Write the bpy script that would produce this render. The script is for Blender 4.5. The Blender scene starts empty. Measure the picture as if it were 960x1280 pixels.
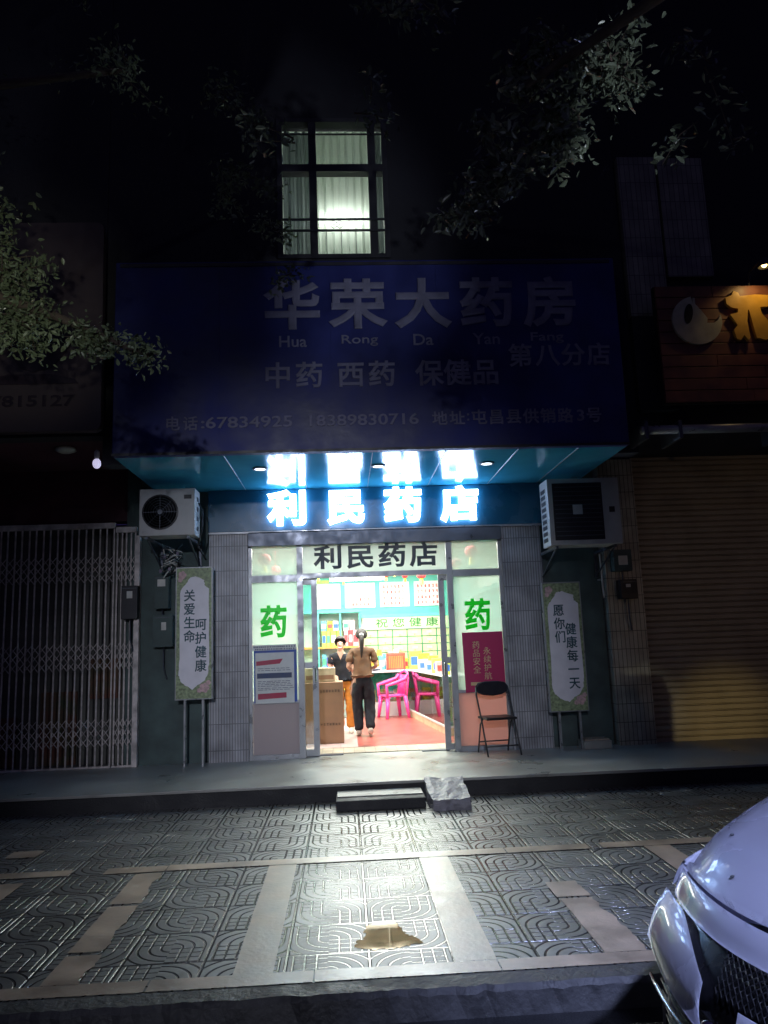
import bpy, bmesh, math, random
from mathutils import Vector, Matrix
R = math.radians
PI = math.pi
random.seed(7)
scene = bpy.context.scene
col = scene.collection

# ------------------------------------------------------------------ camera
cd = bpy.data.cameras.new('camera'); cam = bpy.data.objects.new('camera', cd); col.objects.link(cam)
cd.sensor_fit = 'VERTICAL'; cd.angle_y = 2 * math.atan(640 / 960); cd.clip_end = 500
pit, yaw, rol = R(9.5), R(3.2), R(2.1)
fw = Vector((math.sin(yaw) * math.cos(pit), math.cos(yaw) * math.cos(pit), math.sin(pit)))
rt0 = Vector((math.cos(yaw), -math.sin(yaw), 0)); up0 = rt0.cross(fw)
rt = math.cos(rol) * rt0 - math.sin(rol) * up0; up = math.sin(rol) * rt0 + math.cos(rol) * up0
M = Matrix((rt, up, -fw)).transposed().to_4x4(); M.translation = Vector((0, 0, 1.6)); cam.matrix_world = M
scene.camera = cam

# ------------------------------------------------------------------ night sky, exposure, street lamp and added spots
w = bpy.data.worlds.new('World'); scene.world = w; w.use_nodes = True
nt = w.node_tree; bg = nt.nodes['Background']
sky = nt.nodes.new('ShaderNodeTexSky'); sky.sky_type = 'NISHITA'; sky.sun_disc = False
sky.sun_elevation = R(-4.0); sky.sun_rotation = R(200)
bg.inputs[1].default_value = 0.10
glow = nt.nodes.new('ShaderNodeVectorMath'); glow.operation = 'ADD'; glow.inputs[1].default_value = (.075, .058, .30)   # faint night glow of the town
nt.links.new(sky.outputs[0], glow.inputs[0]); nt.links.new(glow.outputs[0], bg.inputs[0])
scene.view_settings.view_transform = 'Standard'; scene.view_settings.look = 'None'
scene.view_settings.exposure = 0.0; scene.view_settings.gamma = 1.0; scene.view_settings.use_curve_mapping = False

def lamp(name, kind, loc, power, color, target=None, **kw):
    l = bpy.data.lights.new(name, kind); l.energy = power; l.color = color
    for k, v in kw.items(): setattr(l, k, v)
    o = bpy.data.objects.new(name, l); col.objects.link(o); o.location = loc
    if target is not None:
        o.rotation_euler = (Vector(target) - Vector(loc)).to_track_quat('-Z', 'Y').to_euler()
    return o
# unseen street lamp and warm road light, with further spots added to brighten parts
lamp('unseen_street_spot', 'SPOT', (-5.5, -6.0, 7.0), 75, (.66, .76, 1.0), (-1.0, 8.0, 2.0), spot_size=R(100), spot_blend=.8, shadow_soft_size=.12)
lamp('unseen_street_spot', 'SPOT', (-.9, 1.4, 2.7), 240, (.98, 1.0, .86), (-2.6, 5.6, 4.35), spot_size=R(25), spot_blend=1, shadow_soft_size=.05)  # added unseen spot, brightens the left leaves
lamp('unseen_street_spot', 'SPOT', (2.4, -1.2, 5.6), 3000, (.48, .57, 1.0), (2.2, 2.5, .7), spot_size=R(36), spot_blend=.8, shadow_soft_size=.10)  # added unseen spot that brightens the car
lamp('unseen_street_spot', 'SPOT', (4.2, .4, 3.2), 620, (.80, .88, 1.0), (1.35, 4.7, 5.0), spot_size=R(30), spot_blend=.8, shadow_soft_size=.05)  # unseen spot added for the upper right leaves
lamp('unseen_warm_spot', 'SPOT', (7.5, -9.0, .9), 2600, (1.0, .74, .28), (4.95, 10.0, .30), spot_size=R(5.8), spot_blend=1, shadow_soft_size=.1)  # unseen source of the warm patch on the shutter
lamp('unseen_street_spot', 'SPOT', (-1.0, -8.0, 5.0), 3600, (.80, .84, 1.0), (-.2, 10.0, .9), spot_size=R(25), spot_blend=1, shadow_soft_size=.15)  # unseen fill added for the ground floor fronts
lamp('unseen_warm_spot', 'SPOT', (8.5, -9.0, 1.2), 380, (1.0, .66, .36), (5.6, 10.0, 2.2), spot_size=R(17), spot_blend=1, shadow_soft_size=.1)  # broad warm fill added over the right shutter, no visible source
lamp('unseen_warm_spot', 'SPOT', (7.5, -9.0, .9), 1500, (1.0, .95, .72), (3.85, 10.0, .55), spot_size=R(4.2), spot_blend=1, shadow_soft_size=.1)  # extra unseen spot added at the foot of the tiled column
# ceiling lamps of the shop
lamp('shop_ceiling_light', 'AREA', (.4, 11.7, 2.98), 285, (.95, 1.0, .93), (.4, 11.7, 0), shape='RECTANGLE', size=3.0, size_y=1.6)
lamp('shop_ceiling_light', 'AREA', (.4, 14.4, 2.98), 235, (.95, 1.0, .93), (.4, 14.4, 0), shape='RECTANGLE', size=3.0, size_y=1.6)

# ------------------------------------------------------------------ materials
def N(nt, t, **kw):
    n = nt.nodes.new(t)
    for k, v in kw.items(): setattr(n, k, v)
    return n
def base_mat(name):
    m = bpy.data.materials.new(name); m.use_nodes = True
    return m, m.node_tree, m.node_tree.nodes['Principled BSDF']
def math_n(nt, op, a, b=None, c=None):
    n = N(nt, 'ShaderNodeMath', operation=op)
    for i, v in enumerate((a, b, c)):
        if v is None: continue
        if isinstance(v, (int, float)): n.inputs[i].default_value = v
        else: nt.links.new(v, n.inputs[i])
    return n.outputs[0]
def mixc(nt, f, a, b):
    n = N(nt, 'ShaderNodeMix', data_type='RGBA')
    for i, v in ((0, f), (6, a), (7, b)):
        if isinstance(v, (int, float)): n.inputs[i].default_value = v
        elif isinstance(v, tuple): n.inputs[i].default_value = (*v, 1) if len(v) == 3 else v
        else: nt.links.new(v, n.inputs[i])
    return n.outputs[2]
def mixf(nt, f, a, b):
    n = N(nt, 'ShaderNodeMix', data_type='FLOAT')
    for i, v in ((0, f), (2, a), (3, b)):
        if isinstance(v, (int, float)): n.inputs[i].default_value = v
        else: nt.links.new(v, n.inputs[i])
    return n.outputs[0]
def mat(name, c, rough=.6, metal=0, var=.25, scale=6, bump=0, bscale=60, rvar=.15, spec=.5, coat=0, c2=None):
    m, nt, b = base_mat(name)
    tc = N(nt, 'ShaderNodeTexCoord'); no = N(nt, 'ShaderNodeTexNoise'); no.inputs['Scale'].default_value = scale; no.inputs['Detail'].default_value = 6
    nt.links.new(tc.outputs['Object'], no.inputs['Vector'])
    lo = tuple(x * (1 - var) for x in c) if c2 is None else c2
    hi = tuple(min(1, x * (1 + var)) for x in c)
    rmp = N(nt, 'ShaderNodeMapRange'); rmp.inputs[1].default_value = .3; rmp.inputs[2].default_value = .7
    nt.links.new(no.outputs[0], rmp.inputs[0])
    nt.links.new(mixc(nt, rmp.outputs[0], lo, hi), b.inputs['Base Color'])
    rr = N(nt, 'ShaderNodeMapRange'); rr.inputs[1].default_value = .3; rr.inputs[2].default_value = .7
    rr.inputs[3].default_value = max(.02, rough - rvar); rr.inputs[4].default_value = min(1, rough + rvar)
    nt.links.new(no.outputs[0], rr.inputs[0]); nt.links.new(rr.outputs[0], b.inputs['Roughness'])
    b.inputs['Metallic'].default_value = metal; b.inputs['Specular IOR Level'].default_value = spec; b.inputs['Coat Weight'].default_value = coat; b.inputs['Coat Roughness'].default_value = .03 if rough < .3 else .30
    if bump:
        n2 = N(nt, 'ShaderNodeTexNoise'); n2.inputs['Scale'].default_value = bscale; n2.inputs['Detail'].default_value = 5
        nt.links.new(tc.outputs['Object'], n2.inputs['Vector'])
        bp = N(nt, 'ShaderNodeBump'); bp.inputs['Strength'].default_value = bump; bp.inputs['Distance'].default_value = .01
        nt.links.new(n2.outputs[0], bp.inputs['Height']); nt.links.new(bp.outputs[0], b.inputs['Normal'])
        nt.links.new(bp.outputs[0], b.inputs['Coat Normal'])
    return m
def emis(name, c, s):
    m, nt, b = base_mat(name); b.inputs['Base Color'].default_value = (.8, .8, .8, 1)
    b.inputs['Emission Color'].default_value = (*c, 1); b.inputs['Emission Strength'].default_value = s
    return m
def film(name, c, trans=.6, clear=0.0, rough=.3):
    """coloured or frosted film on glass: lets light through, optionally partly clear"""
    m, nt, b = base_mat(name); out = nt.nodes['Material Output']
    b.inputs['Base Color'].default_value = (*c, 1); b.inputs['Roughness'].default_value = rough
    t = N(nt, 'ShaderNodeBsdfTranslucent'); t.inputs[0].default_value = (*c, 1)
    mx = N(nt, 'ShaderNodeMixShader'); mx.inputs[0].default_value = trans
    nt.links.new(b.outputs[0], mx.inputs[1]); nt.links.new(t.outputs[0], mx.inputs[2]); last = mx
    if clear:
        tr = N(nt, 'ShaderNodeBsdfTransparent'); m2 = N(nt, 'ShaderNodeMixShader'); m2.inputs[0].default_value = clear
        nt.links.new(last.outputs[0], m2.inputs[1]); nt.links.new(tr.outputs[0], m2.inputs[2]); last = m2
    nt.links.new(last.outputs[0], out.inputs[0]); return m
def glass(name, refl=.12, tint=(.9, .97, .95), rough=.03):
    m, nt, b = base_mat(name); out = nt.nodes['Material Output']
    tr = N(nt, 'ShaderNodeBsdfTransparent'); tr.inputs[0].default_value = (*tint, 1)
    gl = N(nt, 'ShaderNodeBsdfGlossy'); gl.inputs['Roughness'].default_value = rough
    fr = N(nt, 'ShaderNodeFresnel'); fr.inputs[0].default_value = 1.5
    mx = N(nt, 'ShaderNodeMixShader'); nt.links.new(math_n(nt, 'ADD', fr.outputs[0], refl), mx.inputs[0])
    nt.links.new(tr.outputs[0], mx.inputs[1]); nt.links.new(gl.outputs[0], mx.inputs[2]); nt.links.new(mx.outputs[0], out.inputs[0]); return m
def tiles(name, c, grout, tw, th, mort=.004, axes='xz', rough=.35, offs=0, vary=.2, bump=.4):
    m, nt, b = base_mat(name); tc = N(nt, 'ShaderNodeTexCoord'); sp = N(nt, 'ShaderNodeSeparateXYZ'); cb = N(nt, 'ShaderNodeCombineXYZ')
    nt.links.new(tc.outputs['Object'], sp.inputs[0]); ix = {'x': 0, 'y': 1, 'z': 2}
    nt.links.new(sp.outputs[ix[axes[0]]], cb.inputs[0]); nt.links.new(sp.outputs[ix[axes[1]]], cb.inputs[1])
    br = N(nt, 'ShaderNodeTexBrick'); br.offset = offs; br.squash = 1
    nt.links.new(cb.outputs[0], br.inputs[0])
    br.inputs['Color1'].default_value = (*c, 1); br.inputs['Color2'].default_value = (*[x * (1 - vary) for x in c], 1); br.inputs['Mortar'].default_value = (*grout, 1)
    br.inputs['Scale'].default_value = 1; br.inputs['Mortar Size'].default_value = mort; br.inputs['Brick Width'].default_value = tw; br.inputs['Row Height'].default_value = th
    no = N(nt, 'ShaderNodeTexNoise'); no.inputs['Scale'].default_value = 3.5; no.inputs['Detail'].default_value = 7; nt.links.new(tc.outputs['Object'], no.inputs[0])
    mr = N(nt, 'ShaderNodeMapRange'); mr.inputs[1].default_value = .35; mr.inputs[2].default_value = .75; mr.inputs[3].default_value = 1.1; mr.inputs[4].default_value = .55
    nt.links.new(no.outputs[0], mr.inputs[0])
    mu = N(nt, 'ShaderNodeVectorMath', operation='SCALE'); nt.links.new(br.outputs[0], mu.inputs[0]); nt.links.new(mr.outputs[0], mu.inputs['Scale'])
    nt.links.new(mu.outputs[0], b.inputs['Base Color']); b.inputs['Roughness'].default_value = rough
    bp = N(nt, 'ShaderNodeBump', invert=True); bp.inputs['Strength'].default_value = bump; bp.inputs['Distance'].default_value = .004
    nt.links.new(br.outputs['Fac'], bp.inputs['Height']); nt.links.new(bp.outputs[0], b.inputs['Normal'])
    return m

def paving():
    """cast paving slabs 0.425 x 0.42 m with an engraved swirl: arcs in two quarters, straight lines in the others"""
    m, nt, b = base_mat('engraved_paving'); L = nt.links.new
    tc = N(nt, 'ShaderNodeTexCoord'); sp = N(nt, 'ShaderNodeSeparateXYZ'); L(tc.outputs['Object'], sp.inputs[0])
    U = math_n(nt, 'DIVIDE', math_n(nt, 'SUBTRACT', sp.outputs[0], .08), .425)
    V = math_n(nt, 'DIVIDE', math_n(nt, 'SUBTRACT', sp.outputs[1], 4.34), .42)
    iu = math_n(nt, 'FLOOR', U); fu = math_n(nt, 'SUBTRACT', math_n(nt, 'SUBTRACT', U, iu), .5)
    iv = math_n(nt, 'FLOOR', V); fv = math_n(nt, 'SUBTRACT', math_n(nt, 'SUBTRACT', V, iv), .5)
    par = math_n(nt, 'SUBTRACT', math_n(nt, 'MULTIPLY', math_n(nt, 'MODULO', math_n(nt, 'ABSOLUTE', iu), 2), 2), 1)
    u = math_n(nt, 'MULTIPLY', fu, par); v = fv
    r = math_n(nt, 'SQRT', math_n(nt, 'ADD', math_n(nt, 'MULTIPLY', u, u), math_n(nt, 'MULTIPLY', v, v)))
    au = math_n(nt, 'ABSOLUTE', u); av = math_n(nt, 'ABSOLUTE', v)
    quad = math_n(nt, 'LESS_THAN', math_n(nt, 'MULTIPLY', u, v), 0)        # straight quarters
    rad = math_n(nt, 'ADD', math_n(nt, 'MULTIPLY', r, math_n(nt, 'SUBTRACT', 1, quad)), math_n(nt, 'MULTIPLY', au, quad))
    def line(x, period, phase, half):   # 1 on the groove
        q = math_n(nt, 'FRACT', math_n(nt, 'DIVIDE', math_n(nt, 'ADD', x, phase), period))
        d = math_n(nt, 'MULTIPLY', math_n(nt, 'ABSOLUTE', math_n(nt, 'SUBTRACT', q, .5)), period)
        mr = N(nt, 'ShaderNodeMapRange', interpolation_type='SMOOTHSTEP'); mr.inputs[1].default_value = half; mr.inputs[2].default_value = half * .35
        mr.inputs[3].default_value = 0; mr.inputs[4].default_value = 1; L(d, mr.inputs[0]); return mr.outputs[0]
    g1 = line(rad, .142, -.063, .020)
    g1 = math_n(nt, 'MULTIPLY', g1, math_n(nt, 'GREATER_THAN', rad, .1))
    g2 = line(v, .142, -.03, .017)
    g2 = math_n(nt, 'MULTIPLY', math_n(nt, 'MULTIPLY', g2, quad), math_n(nt, 'LESS_THAN', au, .40))
    def edge(f, half):
        e = math_n(nt, 'SUBTRACT', .5, math_n(nt, 'ABSOLUTE', f))
        mr = N(nt, 'ShaderNodeMapRange', interpolation_type='SMOOTHSTEP'); mr.inputs[1].default_value = half; mr.inputs[2].default_value = half * .4
        mr.inputs[3].default_value = 0; mr.inputs[4].default_value = 1; L(e, mr.inputs[0]); return mr.outputs[0]
    je = math_n(nt, 'MAXIMUM', edge(fu, .026), edge(fv, .026))
    g = math_n(nt, 'MAXIMUM', math_n(nt, 'MAXIMUM', g1, g2), je)
    wn = N(nt, 'ShaderNodeTexNoise'); wn.inputs['Scale'].default_value = 1.6; wn.inputs['Detail'].default_value = 8; L(tc.outputs['Object'], wn.inputs[0])
    wear = N(nt, 'ShaderNodeMapRange'); wear.inputs[1].default_value = .62; wear.inputs[2].default_value = .45; L(wn.outputs[0], wear.inputs[0])
    g = math_n(nt, 'MULTIPLY', g, math_n(nt, 'ADD', math_n(nt, 'MULTIPLY', wear.outputs[0], .3), .7))
    cbv = N(nt, 'ShaderNodeCombineXYZ'); L(iu, cbv.inputs[0]); L(iv, cbv.inputs[1])
    wh = N(nt, 'ShaderNodeTexWhiteNoise', noise_dimensions='2D'); L(cbv.outputs[0], wh.inputs[0])
    n2 = N(nt, 'ShaderNodeTexNoise'); n2.inputs['Scale'].default_value = 9; n2.inputs['Detail'].default_value = 8; L(tc.outputs['Object'], n2.inputs[0])
    base = mixc(nt, n2.outputs[0], (.04, .041, .041), (.17, .17, .16))
    sc = N(nt, 'ShaderNodeVectorMath', operation='SCALE'); L(base, sc.inputs[0]); L(math_n(nt, 'ADD', math_n(nt, 'MULTIPLY', wh.outputs[0], .45), .75), sc.inputs['Scale'])
    L(mixc(nt, math_n(nt, 'MULTIPLY', math_n(nt, 'POWER', g, 2.5), .95), sc.outputs[0], (.018, .018, .018)), b.inputs['Base Color'])
    rr = N(nt, 'ShaderNodeMapRange'); rr.inputs[1].default_value = .35; rr.inputs[2].default_value = .68; rr.inputs[3].default_value = .40; rr.inputs[4].default_value = .62; L(wn.outputs[0], rr.inputs[0])
    gl_ = math_n(nt, 'MINIMUM', math_n(nt, 'MULTIPLY', g, 3), 1)
    L(mixf(nt, gl_, rr.outputs[0], .16), b.inputs['Roughness']); b.inputs['Specular IOR Level'].default_value = 1.0
    bp = N(nt, 'ShaderNodeBump', invert=True); bp.inputs['Strength'].default_value = .9; bp.inputs['Distance'].default_value = .009; L(g, bp.inputs['Height'])
    n3 = N(nt, 'ShaderNodeTexNoise'); n3.inputs['Scale'].default_value = 45; n3.inputs['Detail'].default_value = 6; L(tc.outputs['Object'], n3.inputs[0])
    b2 = N(nt, 'ShaderNodeBump'); b2.inputs['Strength'].default_value = .25; b2.inputs['Distance'].default_value = .006; L(n3.outputs[0], b2.inputs['Height']); L(bp.outputs[0], b2.inputs['Normal'])
    L(b2.outputs[0], b.inputs['Normal']); L(b2.outputs[0], b.inputs['Coat Normal']); b.inputs['Coat Weight'].default_value = .75; L(mixf(nt, gl_, .42, .15), b.inputs['Coat Roughness'])
    return m

MT = dict(
    asphalt=mat('wet_asphalt', (.022, .022, .024), .45, bump=.6, bscale=90),
    kerb=mat('kerb_concrete', (.055, .055, .058), .6, bump=.8, bscale=30, var=.4),
    paving=paving(),
    strip=mat('smooth_slab', (.42, .32, .235), .5, var=.35, scale=4, bump=.22, bscale=35, spec=.9, coat=.75),
    platform=mat('worn_concrete', (.27, .27, .245), .42, var=.3, scale=1.8, bump=.25, bscale=25, rvar=.2),
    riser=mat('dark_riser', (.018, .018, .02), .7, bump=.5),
    stone=mat('broken_stone', (.17, .165, .19), .55, var=.55, scale=9, bump=1, bscale=20),
    water=mat('muddy_water', (.115, .068, .016), .03, metal=.6, var=.25, rvar=.02, spec=.05, scale=10),
    wall_dark=mat('dark_render', (.022, .022, .028), .85, var=.35, scale=2, bump=.3),
    wall_green=mat('green_grey_render', (.07, .10, .095), .8, var=.4, scale=3, bump=.4),
    wall_maroon=mat('maroon_panel', (.075, .022, .035), .8, var=.3, scale=2),
    soffit=mat('teal_soffit', (.05, .36, .52), .17, var=.12, rvar=.04, scale=2, spec=.8, coat=.4),
    fascia=mat('teal_fascia_board', (.012, .10, .17), .32, var=.12, scale=3, spec=.5),
    billboard=mat('blue_billboard_sheet', (.013, .020, .13), .5, var=.45, scale=1.6, bump=.6, bscale=4),
    billtext=mat('faded_white_letters', (.17, .17, .25), .6, var=.25, scale=6),
    darkframe=mat('dark_metal_frame', (.03, .03, .035), .5),
    alu=mat('grey_aluminium', (.27, .28, .29), .38, metal=.5, var=.15, scale=8),
    alu_dark=mat('dark_aluminium', (.09, .10, .12), .4, metal=.6, var=.15),
    mosaic=tiles('grey_mosaic_strips', (.40, .40, .42), (.15, .15, .16), .034, .32, .005),
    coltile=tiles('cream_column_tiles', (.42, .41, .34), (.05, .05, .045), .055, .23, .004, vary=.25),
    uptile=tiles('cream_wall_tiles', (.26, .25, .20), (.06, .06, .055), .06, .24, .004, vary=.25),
    acwhite=mat('white_painted_steel', (.44, .44, .43), .4, var=.12, scale=5),
    acdark=mat('black_fan_grille', (.012, .012, .016), .5),
    gate=mat('worn_gate_steel', (.55, .50, .47), .5, metal=.1, var=.4, scale=9),
    shutter=mat('roller_shutter_steel', (.26, .23, .18), .5, var=.25, scale=2),
    shutter_dark=mat('dark_shutter', (.10, .10, .085), .6, var=.5, scale=1.4),
    black=mat('black_plastic', (.012, .012, .014), .4),
    glass=glass('window_glass', .05),
    caseglass=glass('showcase_glass', .12, (.8, .93, .88)),
    frost=film('frosted_film', (.55, .66, .58), .55, .42),
    salmon=film('salmon_panel', (.80, .50, .42), .38, .0, .5),
    salmon_shaded=film('shaded_salmon_panel', (.45, .38, .38), .16, .0, .5),  # shade from the goods behind is put into this panel's colour
    greenfilm=film('green_film_letter', (.02, .80, .05), .5, 0),
    transomw=film('white_transom_film', (.66, .72, .68), .6, .1),
    poster=mat('poster_paper', (.62, .64, .62), .5, var=.12),
    blue=mat('blue_card', (.03, .08, .35), .5),
    red=mat('crimson_print', (.40, .015, .06), .5),
    navy=mat('navy_print', (.03, .05, .12), .5),
    maroonp=film('magenta_red_poster', (.46, .008, .10), .14, 0, .5),
    gold=mat('gold_ink', (.60, .42, .22), .5),
    pinkf=film('thin_magenta_edge', (.80, .02, .16), .45, 0),
    signwhite=mat('sign_board_white', (.74, .72, .76), .45, var=.08),
    signgreen=mat('sign_print_green', (.24, .30, .16), .5, var=.5, scale=30),
    signpink=mat('sign_print_pink', (.55, .36, .36), .5, var=.3, scale=30),
    inkgreen=mat('dark_green_ink', (.01, .07, .09), .5),
    leaf=mat('leaf_green', (.11, .14, .08), .35, var=.45, scale=3, spec=.5),
    leaf2=mat('leaf_dark_green', (.10, .12, .085), .22, var=.45, scale=3, spec=.7),
    bark=mat('bark', (.06, .045, .035), .9, bump=1, bscale=25, var=.4),
    wood=mat('red_brown_boards', (.16, .055, .03), .5, var=.5, scale=4),
    woodgap=mat('board_gap', (.01, .008, .007), .8),
    yellow=mat('yellow_sign_letter', (.62, .34, .04), .45, var=.15),
    cream=mat('cream_emblem', (.36, .35, .26), .5, var=.25),
    beige=mat('beige_sign_sheet', (.055, .040, .044), .6, var=.3, scale=2),
    darkprint=mat('dark_print', (.014, .006, .014), .6),
    intwall=mat('white_shop_wall', (.74, .80, .74), .6, var=.05),
    ceil=mat('white_ceiling', (.75, .77, .72), .7, var=.05),
    floor=tiles('pink_floor_tiles', (.46, .11, .09), (.34, .09, .07), .40, .40, .003, 'xy', .3, vary=.06, bump=.1),
    palefloor=tiles('pale_floor_tiles', (.72, .52, .50), (.5, .3, .3), .3, .3, .003, 'xy', .3, vary=.06, bump=.1),
    thresh=tiles('beige_threshold_tiles', (.52, .44, .34), (.25, .2, .16), .14, .14, .004, 'xy', .4),
    teal=mat('teal_cabinet_paint', (.10, .44, .37), .4, var=.08),
    cabyel=mat('pale_yellow_drawer', (.58, .57, .30), .45, var=.08),
    cabgreen=mat('dark_green_trim', (.05, .26, .13), .45, var=.1),
    paleyel=mat('pale_green_banner', (.50, .60, .34), .5, var=.05),
    textgreen=mat('green_ink', (.01, .13, .02), .5),
    textred=mat('red_ink', (.62, .08, .07), .5),
    white=mat('white_board', (.62, .62, .60), .5, var=.04),
    cardboard=mat('cardboard', (.30, .165, .095), .8, var=.14, scale=5),
    boxink=mat('box_ink', (.12, .07, .045), .8),
    tan=mat('tan_paper', (.55, .44, .28), .7),
    chairpink=mat('hot_pink_plastic', (.88, .07, .32), .3, var=.08),
    basket=mat('coral_plastic', (.80, .12, .08), .4),
    skin=mat('skin', (.50, .28, .20), .5, var=.06, scale=10),
    hair=mat('dark_hair', (.02, .012, .01), .6, var=.3, scale=40),
    brown=mat('brown_cotton', (.13, .062, .03), .85, var=.25, scale=12, bump=.5, bscale=25),
    blackc=mat('black_cotton', (.008, .008, .014), .9, var=.3, scale=12, bump=.5, bscale=20),
    orange=mat('orange_linen', (.62, .22, .03), .8, var=.2, scale=14, bump=.6, bscale=22),
    shoe=mat('white_canvas', (.66, .62, .52), .7),
    paint=mat('silver_white_car_paint', (.66, .66, .78), .26, metal=.1, var=.015, rvar=.04, coat=1, scale=3),
    chrome=mat('chrome', (.7, .7, .75), .12, metal=1, var=.05, rvar=.03),
    carglass=mat('dark_car_glass', (.01, .012, .015), .05, rvar=.02, spec=.8),
    rubber=mat('tyre_rubber', (.02, .02, .02), .8),
    lens=mat('headlight_lens', (.45, .46, .55), .08, var=.3, scale=18, rvar=.03, coat=1),
    letterem=emis('lit_letter_face', (.44, .62, 1.0), 15),
    tubeem=emis('fluorescent_tube', (.93, 1, .96), 14),
    downem=emis('downlight_disc', (.8, .9, 1.0), 5),
    winem=emis('window_tube', (.95, 1, .93), 42),
    warmem=emis('warm_bulb', (1, .66, .2), 9),
    bulb=emis('small_blueish_bulb', (.75, .7, 1), .7),
    ivory=mat('ivory_plastic', (.55, .55, .5), .4),  # plain ivory plastic, one even colour
)
for k, c in dict(p_yellow=(.85, .75, .03), p_lime=(.45, .80, .08), p_blue=(.03, .13, .65), p_red=(.75, .04, .05), p_orange=(.85, .35, .05), p_cyan=(.12, .50, .62), p_white=(.8, .8, .8), p_green=(.06, .42, .2), p_pink=(.85, .38, .42), p_purple=(.25, .12, .35)).items():
    MT[k] = mat('package_' + k[2:], c, .4, var=.15, scale=38, c2=tuple(min(.8, x * .75 + .07) for x in c))

# ------------------------------------------------------------------ mesh helpers
ORG = {}
class MB:
    def __init__(s): s.bm = bmesh.new(); s.smooth = False
    def box(s, x0, x1, y0, y1, z0, z1, bev=0, rot=None):
        vs = [s.bm.verts.new((x, y, z)) for x in (x0, x1) for y in (y0, y1) for z in (z0, z1)]
        fs = [s.bm.faces.new([vs[i] for i in q]) for q in ((0, 1, 3, 2), (4, 6, 7, 5), (0, 4, 5, 1), (2, 3, 7, 6), (0, 2, 6, 4), (1, 5, 7, 3))]
        if rot:
            c = Vector(((x0 + x1) / 2, (y0 + y1) / 2, (z0 + z1) / 2)); bmesh.ops.rotate(s.bm, verts=vs, cent=c, matrix=Matrix.Rotation(rot[0], 3, rot[1]))
        if bev:
            es = list({e for f in fs for e in f.edges}); bmesh.ops.bevel(s.bm, geom=es, offset=bev, segments=2, affect='EDGES', profile=.6)
        return s
    def tube(s, pts, r, n=8, caps=True, closed=False):
        pts = [Vector(p) for p in pts]; rs = r if isinstance(r, (list, tuple)) else [r] * len(pts); rings = []; prev = None
        for i, p in enumerate(pts):
            a = pts[(i - 1) % len(pts)] if (i or closed) else p; b = pts[(i + 1) % len(pts)] if (i < len(pts) - 1 or closed) else p
            t = (b - a).normalized()
            if prev is None: u = t.orthogonal().normalized()
            else:
                u = (prev - t * prev.dot(t)); u = u.normalized() if u.length > 1e-6 else t.orthogonal().normalized()
            prev = u; v = t.cross(u)
            rings.append([s.bm.verts.new(p + (u * math.cos(2 * PI * k / n) + v * math.sin(2 * PI * k / n)) * rs[i]) for k in range(n)])
        m = len(rings)
        for i in range(m if closed else m - 1):
            A, B = rings[i], rings[(i + 1) % m]
            for k in range(n): s.bm.faces.new((A[k], A[(k + 1) % n], B[(k + 1) % n], B[k]))
        if caps and not closed: s.bm.faces.new(rings[0][::-1]); s.bm.faces.new(rings[-1])
        return s
    def prism(s, poly, y0, y1, plane='xz'):
        """extrude a 2-D outline along the third axis"""
        def P(a, b, c): return (a, c, b) if plane == 'xz' else (a, b, c) if plane == 'xy' else (c, a, b)
        A = [s.bm.verts.new(P(a, b, y0)) for a, b in poly]; B = [s.bm.verts.new(P(a, b, y1)) for a, b in poly]
        n = len(poly); f1 = s.bm.faces.new(A); f2 = s.bm.faces.new(B[::-1])
        for i in range(n): s.bm.faces.new((A[i], B[i], B[(i + 1) % n], A[(i + 1) % n]))
        return s
    def sphere(s, c, r, sx=1, sy=1, sz=1, u=12, v=8):
        mt = Matrix.Translation(c) @ Matrix.Diagonal((r * sx, r * sy, r * sz, 1)); bmesh.ops.create_uvsphere(s.bm, u_segments=u, v_segments=v, radius=1, matrix=mt); return s
    def lathe(s, c, prof, n=16, axis='z'):
        rings = []
        for r, h in prof:
            ring = []
            for k in range(n):
                a = 2 * PI * k / n; x, y = r * math.cos(a), r * math.sin(a)
                ring.append(s.bm.verts.new(Vector(c) + (Vector((x, y, h)) if axis == 'z' else Vector((x, h, y)) if axis == 'y' else Vector((h, x, y)))))
            rings.append(ring)
        for A, B in zip(rings, rings[1:]):
            for k in range(n): s.bm.faces.new((A[k], A[(k + 1) % n], B[(k + 1) % n], B[k]))
        if prof[0][0] > 1e-4: s.bm.faces.new(rings[0][::-1])
        if prof[-1][0] > 1e-4: s.bm.faces.new(rings[-1])
        return s
    def grid(s, rows):
        V = [[s.bm.verts.new(p) for p in r] for r in rows]
        for A, B in zip(V, V[1:]):
            for i in range(len(A) - 1): s.bm.faces.new((A[i], A[i + 1], B[i + 1], B[i]))
        return s
    def build(s, name, m, parent=None, local=False, smooth=None):
        bmesh.ops.recalc_face_normals(s.bm, faces=s.bm.faces)
        o0 = Vector(ORG.get(parent.name, (0, 0, 0))) if parent is not None else Vector()
        if not local and o0.length: bmesh.ops.translate(s.bm, verts=s.bm.verts, vec=-o0)
        me = bpy.data.meshes.new(name); s.bm.to_mesh(me); s.bm.free()
        if smooth: me.polygons.foreach_set('use_smooth', [True] * len(me.polygons))
        me.materials.append(MT[m] if isinstance(m, str) else m)
        return link(me, name, parent, o0)
def link(me, name, parent, o0=None):
    o = bpy.data.objects.new(name, me); col.objects.link(o)
    if parent is not None: o.parent = parent; ORG[o.name] = tuple(o0) if o0 is not None else ORG.get(parent.name, (0, 0, 0))
    return o
def tag(o, label=None, cat=None, group=None, kind=None):
    for k, v in (('label', label), ('category', cat), ('group', group), ('kind', kind)):
        if v: o[k] = v
    return o
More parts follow.
